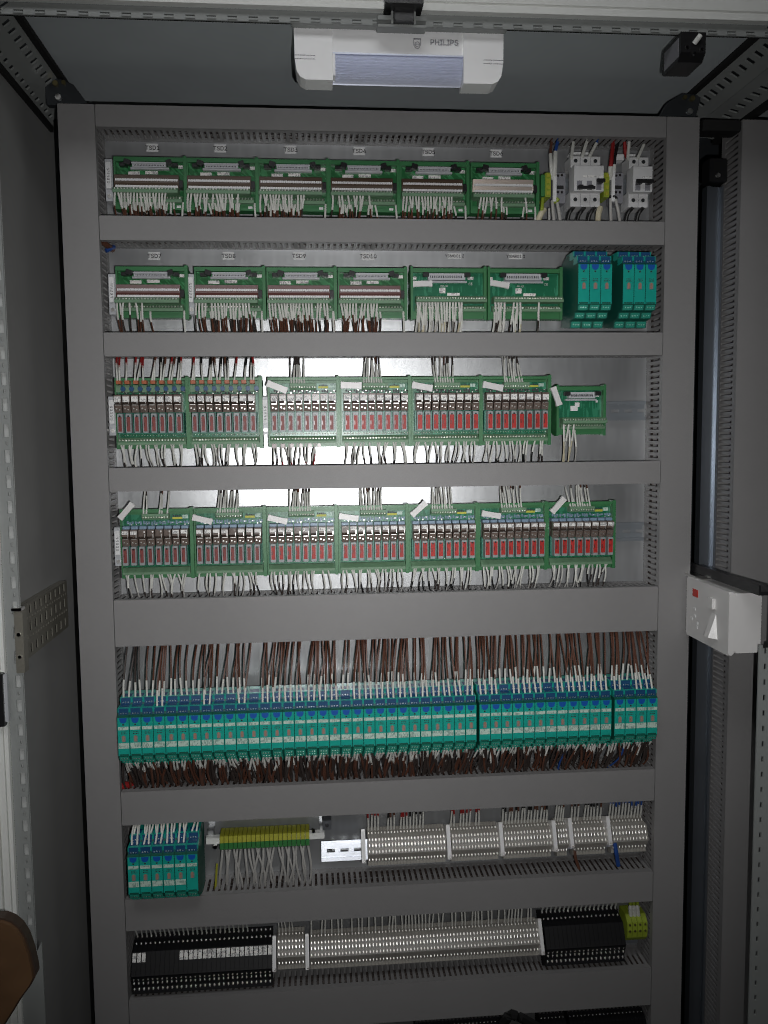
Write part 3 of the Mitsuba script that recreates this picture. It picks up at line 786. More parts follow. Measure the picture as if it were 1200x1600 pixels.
def relay_board(x, P, label, tag, first=False, dz=0, nolabel=(), grp='', zd=0, zu=0, below='black', n_top=7, red_foot=False, top_wires=None, red='window'):
    k = thing('relay_board', label, 'relay board')
    o = (x, 0, dz)
    for nm in ('carrier', 'circuit_board'): part(k, nm, P[nm], o)
    if not first:
        t = part(k, 'top_terminal', P['top_terminal'], o); part(t, 'screw', P['top_screw'], o, 'stuff')
        l = part(k, 'maker_sticker', P['logo'], o); part(l, 'print', P['logo2'], o); part(l, 'print', P['logo3'], o)
        part(k, 'marker_tag', tilted_tag(M(), *tag).ply('white_plastic'))
    else:
        for i in range(8):
            part(k, 'orange_terminal', org_tb, (x + .0045 + i * .0142, 0, dz)); part(k, 'blue_capacitor', blu_tb, (x + .0115 + i * .0142, 0, dz)); part(k, 'terminal_block', grn_blk, (x + .0028 + i * .0142, 0, dz))
    part(k, 'chip', P['chip'], o, 'stuff'); part(k, 'solder', P['solder'], o, 'stuff')
    for i in range(8):
        xx = x + .0055 + i * .0141 - (.004 if first else 0)
        s = part(k, 'relay_socket', P['socket'], (xx, 0, dz))
        part(s, 'clip', P['clip'], (xx, 0, dz))
        if 'bar' in P: part(s, 'cap', P['bar'], (xx, 0, dz))
        part(s, 'knob' if i in nolabel else 'label', P['knob' if i in nolabel else 'label'], (xx, 0, dz + rnd.uniform(-.0006, .0006)))
        xr_ = x + .0052 + i * .0139
        part(k, 'relay_base', P['base'], (xr_, 0, dz))
        r = part(k, 'relay', P['relay'], (xr_, 0, dz))
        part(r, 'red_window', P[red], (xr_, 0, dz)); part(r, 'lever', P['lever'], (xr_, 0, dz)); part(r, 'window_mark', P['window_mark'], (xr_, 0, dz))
    part(k, 'solder', P['dots'], o, 'stuff')
    t = part(k, 'terminal_strip', P['strip'], o); part(t, 'screw', P['screw'], o, 'stuff')
    if red_foot:
        for i in range(6): part(k, 'red_terminal', M().box(x + .006 + i * .0155, x + .012 + i * .0155, .05, .064, P['zb'] + dz - .001, P['zb'] + dz + .006, .0006).ply('smoked_red'))
    # wires: pairs below, single ones above
    cnt = 0
    for j in range(8):
        if red_foot and j > 5: break
        for h in range(2):
            if not red_foot and rnd.random() < .06: continue
            xs = x + .008 + j * .0139 + h * .0042
            z0 = P['wz'] + dz + .001
            bow = rnd.uniform(-.005, .005); cnt += 1
            wire((xs, .060, z0), (xs + rnd.uniform(-.007, .007), rnd.uniform(.028, .05), zd - .01), rnd.uniform(.020, .042) if not red_foot else rnd.uniform(.012, .038), rnd.choice(['dark_wire', 'dark_wire', 'black_wire', 'grey_wire', 'grey_wire']) if not red_foot else rnd.choice(['dark_wire', 'grey_wire', 'red_wire']),
                 f'{nth(cnt)} white sleeved wire below the {grp}', f'wires below the {grp}', out=rnd.uniform(-.002, .012), side=bow, r=.0011, rs=.0015)
    if not first:
        for j in (top_wires or range(n_top)):
            xs = x + .041 + j * .0044
            wire((xs, .062, P['zt'] + dz - .010), (xs + rnd.uniform(-.004, .004), rnd.uniform(.02, .045), zu + .012), rnd.uniform(.036, .048), rnd.choice(['dark_wire', 'grey_wire', 'dark_wire', 'brown_wire']), out=-.004, side=rnd.uniform(-.002, .002), rs=.0016, r=.0012)
    else:
        for j in range(8):
            for h in range(2):
                if rnd.random() < .1: continue
                xs = x + .0065 + j * .0142 + h * .004
                wire((xs, .063, P['zt'] + dz - .006), (xs + rnd.uniform(-.004, .004), rnd.uniform(.03, .05), zu + .012), rnd.uniform(.030, .038), rnd.choice(['red_wire', 'red_wire', 'brown_wire', 'black_wire']), out=.0, side=rnd.uniform(-.002, .002), rs=.0016, r=.0017)


ordn = ['first', 'second', 'third', 'fourth', 'fifth', 'sixth', 'seventh']
ux = [.0103, .1338, .2668, .3912, .5160, .6390]
tags3 = [None, None, (433, 605, -.38), (548.5, 602.5, -.03), (659, 604.5, -.18), (769, 604, -.2)]
look3 = ['beside the upright duct', 'with orange top terminals', 'with a steeply tilted tag and red foot terminals', 'with a level tag', 'with a slightly tilted tag', 'with bright red relays at the row end']
for i in range(6):
    t = tags3[i]
    tg = None if t is None else (X(t[0], t[1], .06), Z(t[0], t[1], .06), .066, .036, .0105, t[2])
    relay_board(ux[i], PA, f'{ordn[i]} relay board of the upper row, {look3[i]}', tg, first=i < 2, grp=f'{ordn[i]} relay board of the upper row', zd=ZB[2], zu=ZT[2], n_top=8 if i > 2 else 6, red_foot=i == 2, red=['window_glare_dulled', 'window_glare_dulled', 'window_glare_dulled', 'window_glare_half', 'window', 'window'][i])
tags4 = [(199, 798, .85), (317, 811, -.25), (434, 811, -.24), (544.5, 807.5, -.16), (653.5, 794.5, .72), (766, 803.5, -.17), (870, 789, .83)]
look4 = ['with a steep tag and several brown knobs', 'with one brown knob among its labels', 'with a tag sloping beside the black logo', 'with a gently sloping tag', 'with a steep tag rising up', 'with a nearly level tag', 'with a steep tag at the row end']
kn = [(2, 3, 4, 5), (4,), (3, 5), (0,), (), (), ()]
for i in range(7):
    x = .0109 + i * .12465
    t = tags4[i]
    tg = (X(t[0], t[1], .06), Z(t[0], t[1], .06), .068, .034, .0095, t[2])
    dz = Z(190 + i * 110 + 55, 793 - (i + .5) * 1.45 + .7, .05) - PB['zt']
    relay_board(x, PB, f'{ordn[i]} relay board of the lower row, {look4[i]}', tg, dz=0, nolabel=kn[i], grp=f'{ordn[i]} relay board of the lower row', zd=ZB[3], zu=ZT[3], n_top=9, red=['window_glare_dulled', 'window_glare_dulled', 'window_glare_half', 'window_glare_half', 'window', 'window', 'window'][i],
                top_wires=[0, 1, 6, 7, 9] if i == 0 else None)

# ------------------------------------------------------------------ teal isolator modules
MW, H0 = .01975, .0331
mp = [(.018, -.062), (.070, -.068), (.074, -.056), (.092, -.054), (.096, -.044), (.110, -.042), (.115, -.033), (.115, .033), (.110, .036), (.108, .046), (.090, .047), (.086, .058), (.045, .058), (.018, .050)]
I = {}
I['housing'] = M().prism(mp, .0003, MW - .0003).ply('teal_dark')
I['front'] = M().prism([(.100, -.0335), (.1154, -.0328), (.1154, .0325), (.1106, .0356), (.100, .0356)], .0006, MW - .0006).ply('teal')
I['rim'] = M().box(.0002, MW - .0002, .070, .1088, .0462, .0476, .0004).box(.0002, MW - .0002, .045, .0870, .0582, .0592, .0004).box(.0002, .0016, .088, .1092, .0356, .0470).box(MW - .0016, MW - .0002, .088, .1092, .0356, .0470).box(.0002, .0016, .066, .0885, .0476, .0590).box(MW - .0016, MW - .0002, .066, .0885, .0476, .0590).ply('teal')
I['groove'] = M().box(.0022, MW - .0022, .1153, .1157, -.0325, -.0300).ply('teal_dark')
I['blue1'] = M().prism([(.088, .0358), (.1100, .0358), (.1096, .0470), (.088, .0490)], .0018, MW - .0018).ply('blue_terminal')
I['blue2'] = M().prism([(.066, .0480), (.0898, .0480), (.0885, .0588), (.066, .0600)], .0018, MW - .0018).ply('blue_terminal')
def three(z, d, r=.0012): return screws([.0055, .0098, .0141], z, d, r, .0014)
I['scr1'] = three(.0385, .1100).ply('screw_steel'); I['scr2'] = three(.0515, .0894).ply('screw_steel')
I['blue_field'] = M().face_prism([(.0035, .0325), (MW - .0035, .0325), (MW - .0045, .0262), (.0120, .0235), (.0078, .0235), (.0045, .0262)], .1154, .1158).ply('blue_print')
I['tag_top'] = M().box(.0014, MW - .0014, .1154, .1162, .0120, .0175, .0003).ply('teal_label')
ik = M()
for i in range(4): ik.box(.0060 + i * .0024, .0074 + i * .0024, .1154, .1157, .0045, .0062).box(.0066 + i * .0022, .0078 + i * .0022, .1154, .1157, .0078, .0092)
ik.box(.0085, .0112, .1154, .1157, .0196, .0222)
I['marks'] = ik.ply('ink')
I['led'] = M().box(.0070, .0132, .1150, .1168, -.0085, .0010, .0006).ply('print_grey')
I['led_lens'] = M().box(.0084, .0116, .1155, .1174, -.0075, .0022, .0005).ply('led_copper')
I['tag_low'] = M().box(.0012, MW - .0012, .1154, .1162, -.0200, -.0105, .0003).ply('teal_label')
I['low1'] = M().prism([(.098, -.0425), (.1122, -.0425), (.1162, -.0348), (.098, -.0348)], .0022, MW - .0022).ply('teal_terminal')
I['low2'] = M().prism([(.078, -.0540), (.0940, -.0540), (.0978, -.0458), (.078, -.0458)], .0022, MW - .0022).ply('teal_terminal')
I['low3'] = M().prism([(.058, -.0672), (.0722, -.0672), (.0758, -.0578), (.058, -.0578)], .0022, MW - .0022).ply('teal_terminal')
I['scr3'] = three(-.0385, .1136).ply('screw_steel'); I['scr4'] = three(-.0500, .0954).ply('screw_steel'); I['scr5'] = three(-.0625, .0735).ply('screw_steel')


def module(x, zc, label, group, tags=True, upper=False):
    k = thing('isolator_module', label, 'electronic module', group)
    o = (x, 0, zc)
    part(k, 'housing', I['housing'], o); part(k, 'front_cover', I['front'], o); part(k, 'terminal_frame', I['rim'], o)
    for nm, b, s in (('blue_terminal', 'blue1', 'scr1'), ('blue_terminal', 'blue2', 'scr2')):
        kk = part(k, nm, I[b], o); part(kk, 'screw', I[s], o, 'stuff')
    part(k, 'blue_field', I['blue_field'], o); part(k, 'print', I['marks'], o, 'stuff')
    l = part(k, 'indicator', I['led'], o); part(l, 'lens', I['led_lens'], o)
    if tags:
        part(k, 'upper_label', I['tag_top'], o); part(k, 'lower_label', I['tag_low'], o)
    for b, q in (('low1', 'scr3'), ('low2', 'scr4'), ('low3', 'scr5')):
        kk = part(k, 'green_terminal', I[b], o); part(kk, 'screw', I[q], o, 'stuff')
    part(k, 'groove', I['groove'], o)


zc2 = .2495
x2a, x2b = X(903, 440, .115), X(973, 440, .115)
for i in range(3): module(x2a + i * MW, zc2, f'teal isolator module in the block of three beside the green ribbon board, {ordn[i]} of three', 'teal modules of the upper block', tags=False)
for i in range(3): module(x2b + i * MW, zc2, f'teal isolator module in the block of three beside the upright duct, {ordn[i]} of three', 'teal modules of the upper end block', tags=False)
zc5 = Z(460, 1141, .115)
x5 = [(.0065 + i * MW, f'{nth(i + 1)} in the long block of the teal row') for i in range(31)] + [(.6232 + i * MW, f'{nth(i + 1)} in the middle block of the teal row') for i in range(12)] + [(.8650 + i * MW, f'{nth(i + 1)} in the end block of the teal row') for i in range(4)]
tops = []
for i, (x, l) in enumerate(x5):
    module(x, zc5, f'wired teal isolator module, {l}', 'modules of the ' + l.split(' the ', 1)[1], tags=True)
    if i == 0: pass
    lo = rnd.random() < (.1 if i < 3 else .6 if i < 12 else .92)
    up = rnd.random() < (.97 if i < 14 else .93)
    for tier, on in (('lo', lo), ('up', up)):
        if not on: continue
        for h in (0, 1):
            xs = x + .0055 + h * .0086
            z0, d0 = (zc5 + .044, .104) if tier == 'lo' else (zc5 + .056, .084)
            tops.append((xs, d0, z0))
rnd2 = random.Random(11)
for j, (xs, d0, z0) in enumerate(tops):
    br_ = 'brown_wire' if xs > .05 else 'dark_wire'
    lab = None
    n_lab = 'brown wire rising from the teal module row into the duct above' if br_ == 'brown_wire' else 'dark wire rising from the start of the teal module row into the duct above'
    xo = rnd2.uniform(-.008, .010)
    p0 = (xs, d0, z0)
    n_lab = f'{nth(j + 1)} ' + n_lab
    wire(p0, (xs + xo + .004, rnd2.uniform(.030, .060), ZT[4] + .012), rnd2.uniform(.027, .033), br_, n_lab if j % 3 != 2 else None, 'wires above the teal row' if br_ == 'brown_wire' else 'dark wires above the teal row', out=rnd2.uniform(.002, .012), side=rnd2.uniform(-.004, .002), r=.0015, rs=.0017)
for i, (x, l) in enumerate(x5):
    for h in range(6):
        xs = x + .0045 + (h % 3) * .0052
        z0, d0 = ((zc5 - .052, .100), (zc5 - .063, .078))[h // 3]
        wire((xs, d0, z0), (xs + rnd2.uniform(-.010, .010), rnd2.uniform(.03, .055), ZB[4] - .012), rnd2.choice((0, rnd2.uniform(.008, .016), rnd2.uniform(.012, .024), rnd2.uniform(.014, .028))), rnd2.choice(['brown_wire', 'dark_wire', 'brown_wire', 'dark_wire', 'brown_wire', 'blue_wire' if rnd2.random() < .12 else 'dark_wire']), out=rnd2.uniform(-.004, .010), side=rnd2.uniform(-.007, .007), r=.0019, rs=.0017)
        if rnd2.random() < .5:
            xs += .003
            wire((xs, d0 - .01, z0), (xs + rnd2.uniform(-.010, .010), rnd2.uniform(.02, .045), ZB[4] - .012), .012, 'dark_wire', out=rnd2.uniform(-.004, .010), side=rnd2.uniform(-.007, .007), r=.0021)
zc6 = Z(255, 1366, .115)
for i in range(6):
    x = .0146 + i * MW
    module(x, zc6, f'{ordn[i]} of the six teal modules beside the earth terminals' + (', its lower label missing' if i == 5 else ''), 'six teal modules beside the earth terminals', tags=i < 5)
    if i == 5: part('isolator_module_%03d' % (used['isolator_module']), 'upper_label', I['tag_top'], (x, 0, zc6))
    for h in range(4):
        if i == 5 and h > 1: continue
        xs = x + .0055 + (h % 2) * .0086
        z0, d0 = ((zc6 + .046, .100), (zc6 + .056, .084))[h // 2 if i < 5 else 1]
        wire((xs, d0, z0), (xs + rnd2.uniform(-.003, .006), .05, ZT[5] + .014), .05, 'dark_wire', out=.004, side=rnd2.uniform(-.003, .003), rs=.0018)
        wire((xs, .095, zc6 - .05), (xs + rnd2.uniform(-.004, .004), .05, ZB[5] - .012), .014, 'dark_wire', rs=.0016)

# ------------------------------------------------------------------ breakers and power terminals in the top row
def breaker(u0, u1, poles, label, toggles, split):
    k = thing('circuit_breaker', label, 'circuit breaker')
    a = at(u0, 270, .05); pw = (at(u1, 270, .05)[0] - a[0]) / poles; x0 = a[0]; x1 = x0 + pw * poles
    zA, zB, zC, zD, zE, zF, zG = (Z(915, v, d) for v, d in ((245, .05), (259, .05), (259, .07), (283, .07), (299, .07), (303, .05), (323.5, .05)))
    part(k, 'upper_body', M().box(x0, x1, .015, .052, zB - .004, zA, .001).ply('breaker_grey'))
    part(k, 'lower_body', M().box(x0, x1, .015, .052, zG, zF + .004, .001).ply('breaker_grey'))
    part(k, 'front', M().prism([(.04, zF), (.056, zF), (.072, zE), (.072, zC), (.04, zC)], x0 + .0003, x1 - .0003).ply('breaker_grey'))
    for i in range(poles):
        c = x0 + (i + .5) * pw
        for z in ((zA + zB) / 2, (zF + zG) / 2 + .001):
            part(k, 'clamp_screw', M().cyl(c, z, .0522, .0526, .0034, 10).cyl(c, z, .0526, .0528, .0014, 8).ply('dark_steel'))
        part(k, 'seam', M().box(x0 + i * pw - .0003, x0 + i * pw + .0003, .052, .0523, zG, zA).ply('print_grey')) if i else None
    part(k, 'rating_label', M().box(x0 + pw * .9, x1 - .002, .072, .0724, zD + .006, zD + .009).ply('label_print'))
    for (c, up) in toggles:
        cx = x0 + c * pw
        part(k, 'toggle_slot', M().box(cx - .0045, cx + .0045, .072, .0723, zE + .002, zD).ply('print_grey'))
        z = zD - .001 if up else zE + .004
        part(k, 'toggle', M().box(cx - .004, cx + .004, .072, .083, (zD - .006) if up else zE + .002, zD if up else zE + .0075, .001).ply('black_plastic'))
    for (c0, c1, up) in split:
        part(k, 'toggle_bar', M().box(x0 + c0 * pw, x0 + c1 * pw, .080, .0835, (zD - .0045) if up else zE + .001, (zD + .001) if up else zE + .0055, .001).ply('black_plastic'))
    return x0, x1, pw, zA, zG


b1 = breaker(891, 937, 3, 'three pole grey circuit breaker with the long black lever down', [(.55, False), (1.55, False), (2.5, True)], [(.2, 1.95, False), (2.1, 2.95, True)])
b2 = breaker(982, 1012, 2, 'two pole grey circuit breaker with its black lever up', [(.5, True), (1.5, True)], [(.15, 1.9, True)])
zd1, zu1 = ZB[0] - .012, ZT[0] + .012


def cable(uv, d, core, label, r=.0026, sleeve=None, sl=0.0, smat='sleeve_white', cat='wire', name='power_wire'):
    """A thicker wire through places measured in the photograph, at the depths d."""
    pts = np.array([at(u, v, dd) for (u, v), dd in zip(uv, d)])
    t = np.linspace(0, len(pts) - 1, 9); p = np.stack([np.interp(t, np.arange(len(pts)), pts[:, i]) for i in range(3)], 1)
    k = thing(name, label, cat)
    part(k, 'insulation', M().tube(p, r, 7).ply(core, 40))
    if sleeve:
        i0, i1 = sleeve
        part(k, 'sleeve', M().tube(p[i0:i1 + 1], r * 1.25, 7).ply(smat, 40))
    return k


cable([(863, 212), (860, 238), (861, 262), (864, 280)], (.03, .05, .062, .05), 'brown_wire', 'brown sleeved wire entering the first fused terminal from above', sleeve=(3, 8))
cable([(874, 212), (868, 234), (867, 262), (866, 280)], (.03, .05, .062, .05), 'blue_wire', 'blue sleeved wire beside the brown one above the first fused terminal', .003, sleeve=(3, 8))
for i, (a, b) in enumerate((((896, 222), (893, 245)), ((919, 215), (910, 243)), ((935, 218), (922, 243)))):
    cable([a, b, (b[0], b[1] + 6)], (.04, .055, .04), 'blue_wire' if i == 2 else 'sleeve_white', ['white sleeved wire on the first pole of the three pole breaker', 'white sleeved wire on the middle pole of the three pole breaker', 'white sleeved blue wire on the third pole of the three pole breaker'][i], .0024, sleeve=(1, 8))
cable([(959, 212), (956, 245), (954, 262), (954, 280)], (.03, .055, .062, .05), 'red_wire', 'thick red wire entering the second fused terminal from above', .0036, sleeve=(5, 8))
cable([(968, 214), (961, 245), (960, 258), (959, 270)], (.03, .055, .06, .05), 'black_wire', 'black sleeved wire beside the thick red one', .0026, sleeve=(5, 8))
cable([(976, 222), (977, 240), (980, 248)], (.05, .05, .04), 'red_wire', 'short red wire beside the two pole breaker', .0028)
for i, (a, b) in enumerate((((983, 222), (981, 246)), ((1006, 226), (997, 246)))):
    cable([a, b, (b[0], b[1] + 6)], (.05, .055, .04), 'sleeve_white', ['white sleeved wire on the first pole of the two pole breaker', 'thin white sleeved wire on the second pole of the two pole breaker'][i], .0022, sleeve=(0, 7))
for i, (a, b) in enumerate((((897, 323), (889, 334)), ((914, 323), (904, 337)), ((931, 322), (921, 336)), ((990, 323), (980, 335)), ((1006, 323), (997, 335)))):
    cable([a, ((a[0] + b[0]) / 2, (a[1] + b[1]) / 2 - 1), b, (b[0] - 3, 350)], (.04, .058, .055, .05), 'black_wire', ['black wire below the first pole of the three pole breaker', 'black wire below the middle pole of the three pole breaker', 'black wire below the third pole of the three pole breaker', 'black wire below the first pole of the two pole breaker', 'black wire below the second pole of the two pole breaker'][i], .0034)


def fused_terminal(u, label):
    k = thing('fused_terminal', label, 'terminal')
    x = X(u, 283, .05); za, zb = Z(u, 268, .05), Z(u, 316, .05); zc = (za + zb) / 2
    part(k, 'body', M().box(x - .002, x + .017, .014, .044, zb, za, .002).ply('print_grey'))
    part(k, 'slot', M().box(x + .002, x + .014, .044, .0445, zc - .002, zc + .004).ply('gasket_black'))
    part(k, 'screw', M().cyl(x + .003, za - .006, .044, .047, .0022, 8).cyl(x + .010, za - .005, .044, .047, .0022, 8).ply('chrome'))
    part(k, 'screw', M().cyl(x + .003, zc - .008, .044, .047, .0022, 8).cyl(x + .010, zc - .008, .044, .047, .0022, 8).ply('chrome'))
    part(k, 'marker_strip', M().box(x - .008, x - .002, .05, .056, zb, za + (.012 if u > 900 else .0), .0008).ply('label_white'))


fused_terminal(870, 'grey fused terminal with a white strip between the TSD6 board and the three pole breaker')
fused_terminal(961, 'grey fused terminal with a white strip between the two breakers')


def earth(u, label, back):
    k = thing('earth_terminal', label, 'terminal')
    x = X(u, 290, .05); za, zb = Z(u, 270, .055), Z(u, 308, .055)
    part(k, 'body', M().box(x - .005, x + .005, .014, .056, zb, za, .002).ply('lime'))
    if back: part(k, 'side_plate', M().box(x - .012, x - .0053, .014, .054, zb + .002, za - .003, .001).ply('earth_green'))
    m = M()
    for i in range(4): m.box(x - .003, x + .003, .056, .058, zb + .003 + i * .010, zb + .009 + i * .010, .001)
    part(k, 'clamp', m.ply('earth_yellow'))


earth(855, 'yellow green earth terminal beside the TSD6 board', True)
earth(946, 'yellow green earth terminal beside the three pole breaker', False)
cable([(848, 310), (847, 325), (843, 350)], (.05, .06, .05), 'lime', 'yellow green wire below the earth terminal near the TSD6 board', .003)
cable([(866, 310), (872, 312), (866, 316)], (.05, .055, .05), 'lime', 'short yellow green jumper under the first fused terminal', .0035)
cable([(863, 314), (864, 330), (866, 350)], (.05, .06, .05), 'grey_wire', 'white wire dropping from the first fused terminal', .0027)
cable([(870, 314), (873, 330), (876, 350)], (.05, .06, .05), 'grey_wire', 'second white wire dropping from the first fused terminal', .0027)
cable([(838, 350), (845, 334), (850, 328)], (.05, .06, .05), 'cream_wire', 'cream wire end below the TSD6 board', .005)
cable([(934, 350), (935, 334), (938, 325)], (.05, .06, .05), 'cream_wire', 'cream and yellow wire end below the three pole breaker', .005)
cable([(858, 326), (858, 340), (858, 350)], (.05, .055, .05), 'grey_wire', 'short white wire end beside the cream one', .002)
cable([(954, 309), (954, 330), (955, 350)], (.05, .06, .05), 'grey_wire', 'white wire dropping from the second fused terminal', .0026)
cable([(961, 309), (966, 330), (969, 350)], (.05, .06, .05), 'grey_wire', 'slanting white wire dropping from the second fused terminal', .0026)
cable([(951, 308), (960, 307), (963, 310)], (.05, .055, .05), 'black_wire', 'black jumper under the second fused terminal', .0028)
for nm, (u, v, w, h, t) in {'small white tag above the three pole breaker': (905, 240, .032, .004, 0), 'white tag between the two breakers': (968, 246, .014, .010, 0), 'small white tag above the two pole breaker': (987, 243, .012, .0035, 0)}.items():
    k = thing('wire_tag', nm, 'label'); c = at(u, v, .03)
    part(k, 'paper', M().box(c[0] - w / 2, c[0] + w / 2, .012, .032, c[2] - h / 2, c[2] + h / 2, .0006).ply('label_white'))

# ------------------------------------------------------------------ row of earth and grey terminals
def cols(u0, u1, v, d, n):
    a, b = X(u0, v, d), X(u1, v, d); return [a + (b - a) * i / n for i in range(n)], (b - a) / n


xs, w = cols(343, 484, 1315, .055, 20)
ez0, ez1 = Z(415, 1326, .055), Z(415, 1304, .055)
em = {'body': M().prism([(.02, ez0), (.052, ez0), (.056, ez0 + .003), (.056, ez0 + (ez1 - ez0) * .55), (.02, ez0 + (ez1 - ez0) * .55)], .0004, w - .0006).ply('earth_green'),
      'top': M().prism([(.02, ez0 + (ez1 - ez0) * .56), (.0562, ez0 + (ez1 - ez0) * .56), (.0545, ez1), (.02, ez1)], .0004, w - .0006).ply('earth_yellow')}
for i, x in enumerate(xs):
    k = thing('earth_terminal_block', f'{nth(i + 1)} yellow and green earth terminal block above the white wires', 'terminal', 'twenty earth terminal blocks')
    part(k, 'green_half', em['body'], (x, 0, 0)); part(k, 'yellow_half', em['top'], (x, 0, 0))
bar = thing('earth_bar', 'pale earth bar carrying the twenty yellow green terminals', 'rail')
part(bar, 'bar', M().box(X(322, 1315, .04), X(507, 1310, .04), .028, .042, (ez0 + ez1) / 2 - .006, (ez0 + ez1) / 2 + .005, .001).ply('light_paint'))
part(bar, 'screw', M().cyl(X(337, 1321, .04), ez0 + .004, .042, .049, .004, 8).ply('chrome')); part(bar, 'screw', M().cyl(X(490, 1302, .04), ez1 - .002, .042, .049, .003, 8).ply('chrome'))
part(bar, 'foot', M().box(X(322, 1315, .04) + .002, X(322, 1315, .04) + .012, 0, .028, ez0, ez1).box(X(500, 1310, .04), X(505, 1310, .04), 0, .028, ez0, ez1).ply('galvanised'))
for i in range(24):
    x = xs[0] + .004 + i * (xs[-1] - xs[0]) / 23
    z1 = ZB[5] + rnd.uniform(-.004, .012)
    wire((x, .048, ez0 + .002), (x + rnd.uniform(-.012, .014), .035, ZB[5] - .012), 0, 'grey_wire', f'{nth(i + 1)} white wire hanging from the yellow green earth terminals', 'white wires under the earth terminals', r=.0019, out=rnd.uniform(.004, .014), side=rnd.uniform(-.006, .006))
cable([(339, 1350), (337.5, 1375), (336, 1400)], (.05, .045, .04), 'earth_yellow', 'single yellow wire at the start of the earth terminal wires', .002)


TILT = 24


def tilted(d, z, d0, z0, deg=None):
    """Where the place (d, z) of a slanted rail's terminal stands once the rail leans back by deg about (d0, z0)."""
    a = math.radians(TILT if deg is None else deg); y, w = -d + d0, z - z0
    return -(-d0 + math.cos(a) * y + math.sin(a) * w), z0 - math.sin(a) * y + math.cos(a) * w


def terminal_protos(zc, hh, w, body, d, rows, steel='screw_steel', deg=None):
    h = M().prism([(.02, zc - hh), (d - .022, zc - hh), (d - .020, zc - hh * .78), (d - .008, zc - hh * .55), (d, zc - hh * .40), (d, zc + hh * .40), (d - .008, zc + hh * .55), (d - .020, zc + hh * .80), (d - .024, zc + hh), (.02, zc + hh)], .0002, w - .00025)
    h.tilt(d, zc, TILT if deg is None else deg)
    s = M()
    for f, dd, r in rows: s.dome(w / 2, zc + hh * f, d - dd + .0003, r * 1.12, .0006, tall=1.75)
    return h.ply(body), s.tilt(d, zc, TILT if deg is None else deg).ply(steel, 50)


def terminals(u0, u1, v, n, d, zc, hh, label, group, body='grey_terminal', rows=((.70, .013, .0014), (.34, 0, .0017), (.04, 0, .0020), (-.28, 0, .0016), (-.70, .013, .0016)), name='terminal_block'):
    xs, w = cols(u0, u1, v, d, n)
    h, s = terminal_protos(zc, hh, w, body, d, rows)
    for i, x in enumerate(xs):
        k = thing(name, f'{nth(i + 1)} ' + label, 'terminal', group)
        part(k, 'housing', h, (x, 0, 0)); part(k, 'screw', s, (x, 0, 0), 'stuff')
    return xs, w


def end_clamp(u, v0, v1, d, label, w=.0055):
    k = thing('end_clamp', label, 'end clamp'); x = X(u, (v0 + v1) / 2, d); a, b = Z(u, v0, d), Z(u, v1, d)
    zc = (a + b) / 2
    part(k, 'body', M().box(x - w / 2, x + w / 2, .02, d, b, a, .0012).tilt(d, zc, TILT).ply('white_plastic'))
    part(k, 'marker', M().box(x - w / 2 + .001, x + w / 2 - .001, d, d + .001, b + .006, a - .004).tilt(d, zc, TILT).ply('label_white'))
    part(k, 'screw', M().dome(x + .001, b + .003, d, .0022, .0014).tilt(d, zc, TILT).ply('screw_steel', 50))


z6 = Z(690, 1316, .06); hh6 = (Z(640, 1293, .05) - Z(640, 1347, .05)) / 2
grp6 = [(575, 697, 1320, 24, 'the longest group of grey terminal blocks beside the bare rail'), (706, 780, 1315, 15, 'the second group of grey terminal blocks, under red wires'), (788, 863, 1310, 15, 'the third group of grey terminal blocks'),
        (872, 888, 1308, 4, 'the short group of four grey terminal blocks'), (897, 948, 1305, 10, 'the grey terminal block group beside the four'), (957, 1012, 1300, 11, 'the last grey terminal block group, under blue wires')]
z6 = Z(640, 1320, .06)
for u0, u1, v, n, l in grp6:
    xs, w = terminals(u0, u1, v, n, .06, z6, hh6, f'grey terminal block in {l}', l)
    for x in xs:
        end = u0 > 890
        if u0 == 575 and x > xs[17]: continue
        if u0 == 706 and x > xs[9]: continue
        if rnd.random() < .12: continue
        core = 'red_wire' if u0 == 706 or (u0 == 575 and (x < xs[5] or xs[9] < x < xs[13])) else 'blue_wire' if u0 > 950 else rnd.choice(['black_wire', 'brown_wire', 'black_wire'])
        wire((x + w / 2, *tilted(.040, z6 + hh6 * .85, .06, z6)), (x + w / 2 + rnd.uniform(-.004, .004), .04, ZT[5] + .014), .030 + rnd.uniform(-.004, .006), core, rs=.0017, r=.0016, out=.003)
for u, v0, v1, l in ((568, 1298, 1346, 'white end clamp beside the bare rail slots'), (701.5, 1291, 1340, 'white end clamp between the first and second grey terminal groups'), (784, 1287, 1335, 'white end clamp between the second and third grey terminal groups'),
                     (867, 1284, 1328, 'white end clamp before the group of four terminals'), (892.5, 1280, 1322, 'white end clamp after the group of four terminals'), (952, 1277, 1318, 'white end clamp before the terminals with blue wires')):
    end_clamp(u, v0, v1, .064, l, .007)
k = thing('steel_clip', 'small bright steel clip above the bare rail', 'clip'); c = at(511, 1292, .04)
part(k, 'body', M().box(c[0] - .008, c[0] + .008, .0, .04, c[2] - .006, c[2] + .012, .001).ply('rail_steel')); part(k, 'screw', M().cyl(c[0], c[2] + .004, .04, .045, .003, 8).ply('ink'))
cable([(960, 1315), (963, 1332), (966, 1352)], (.06, .062, .05), 'blue_wire', 'loose blue wire hanging below the last grey terminals', .004)
cable([(897, 1322), (899, 1340), (905, 1358)], (.05, .055, .05), 'brown_wire', 'loose brown wire hanging below the end clamp', .003)

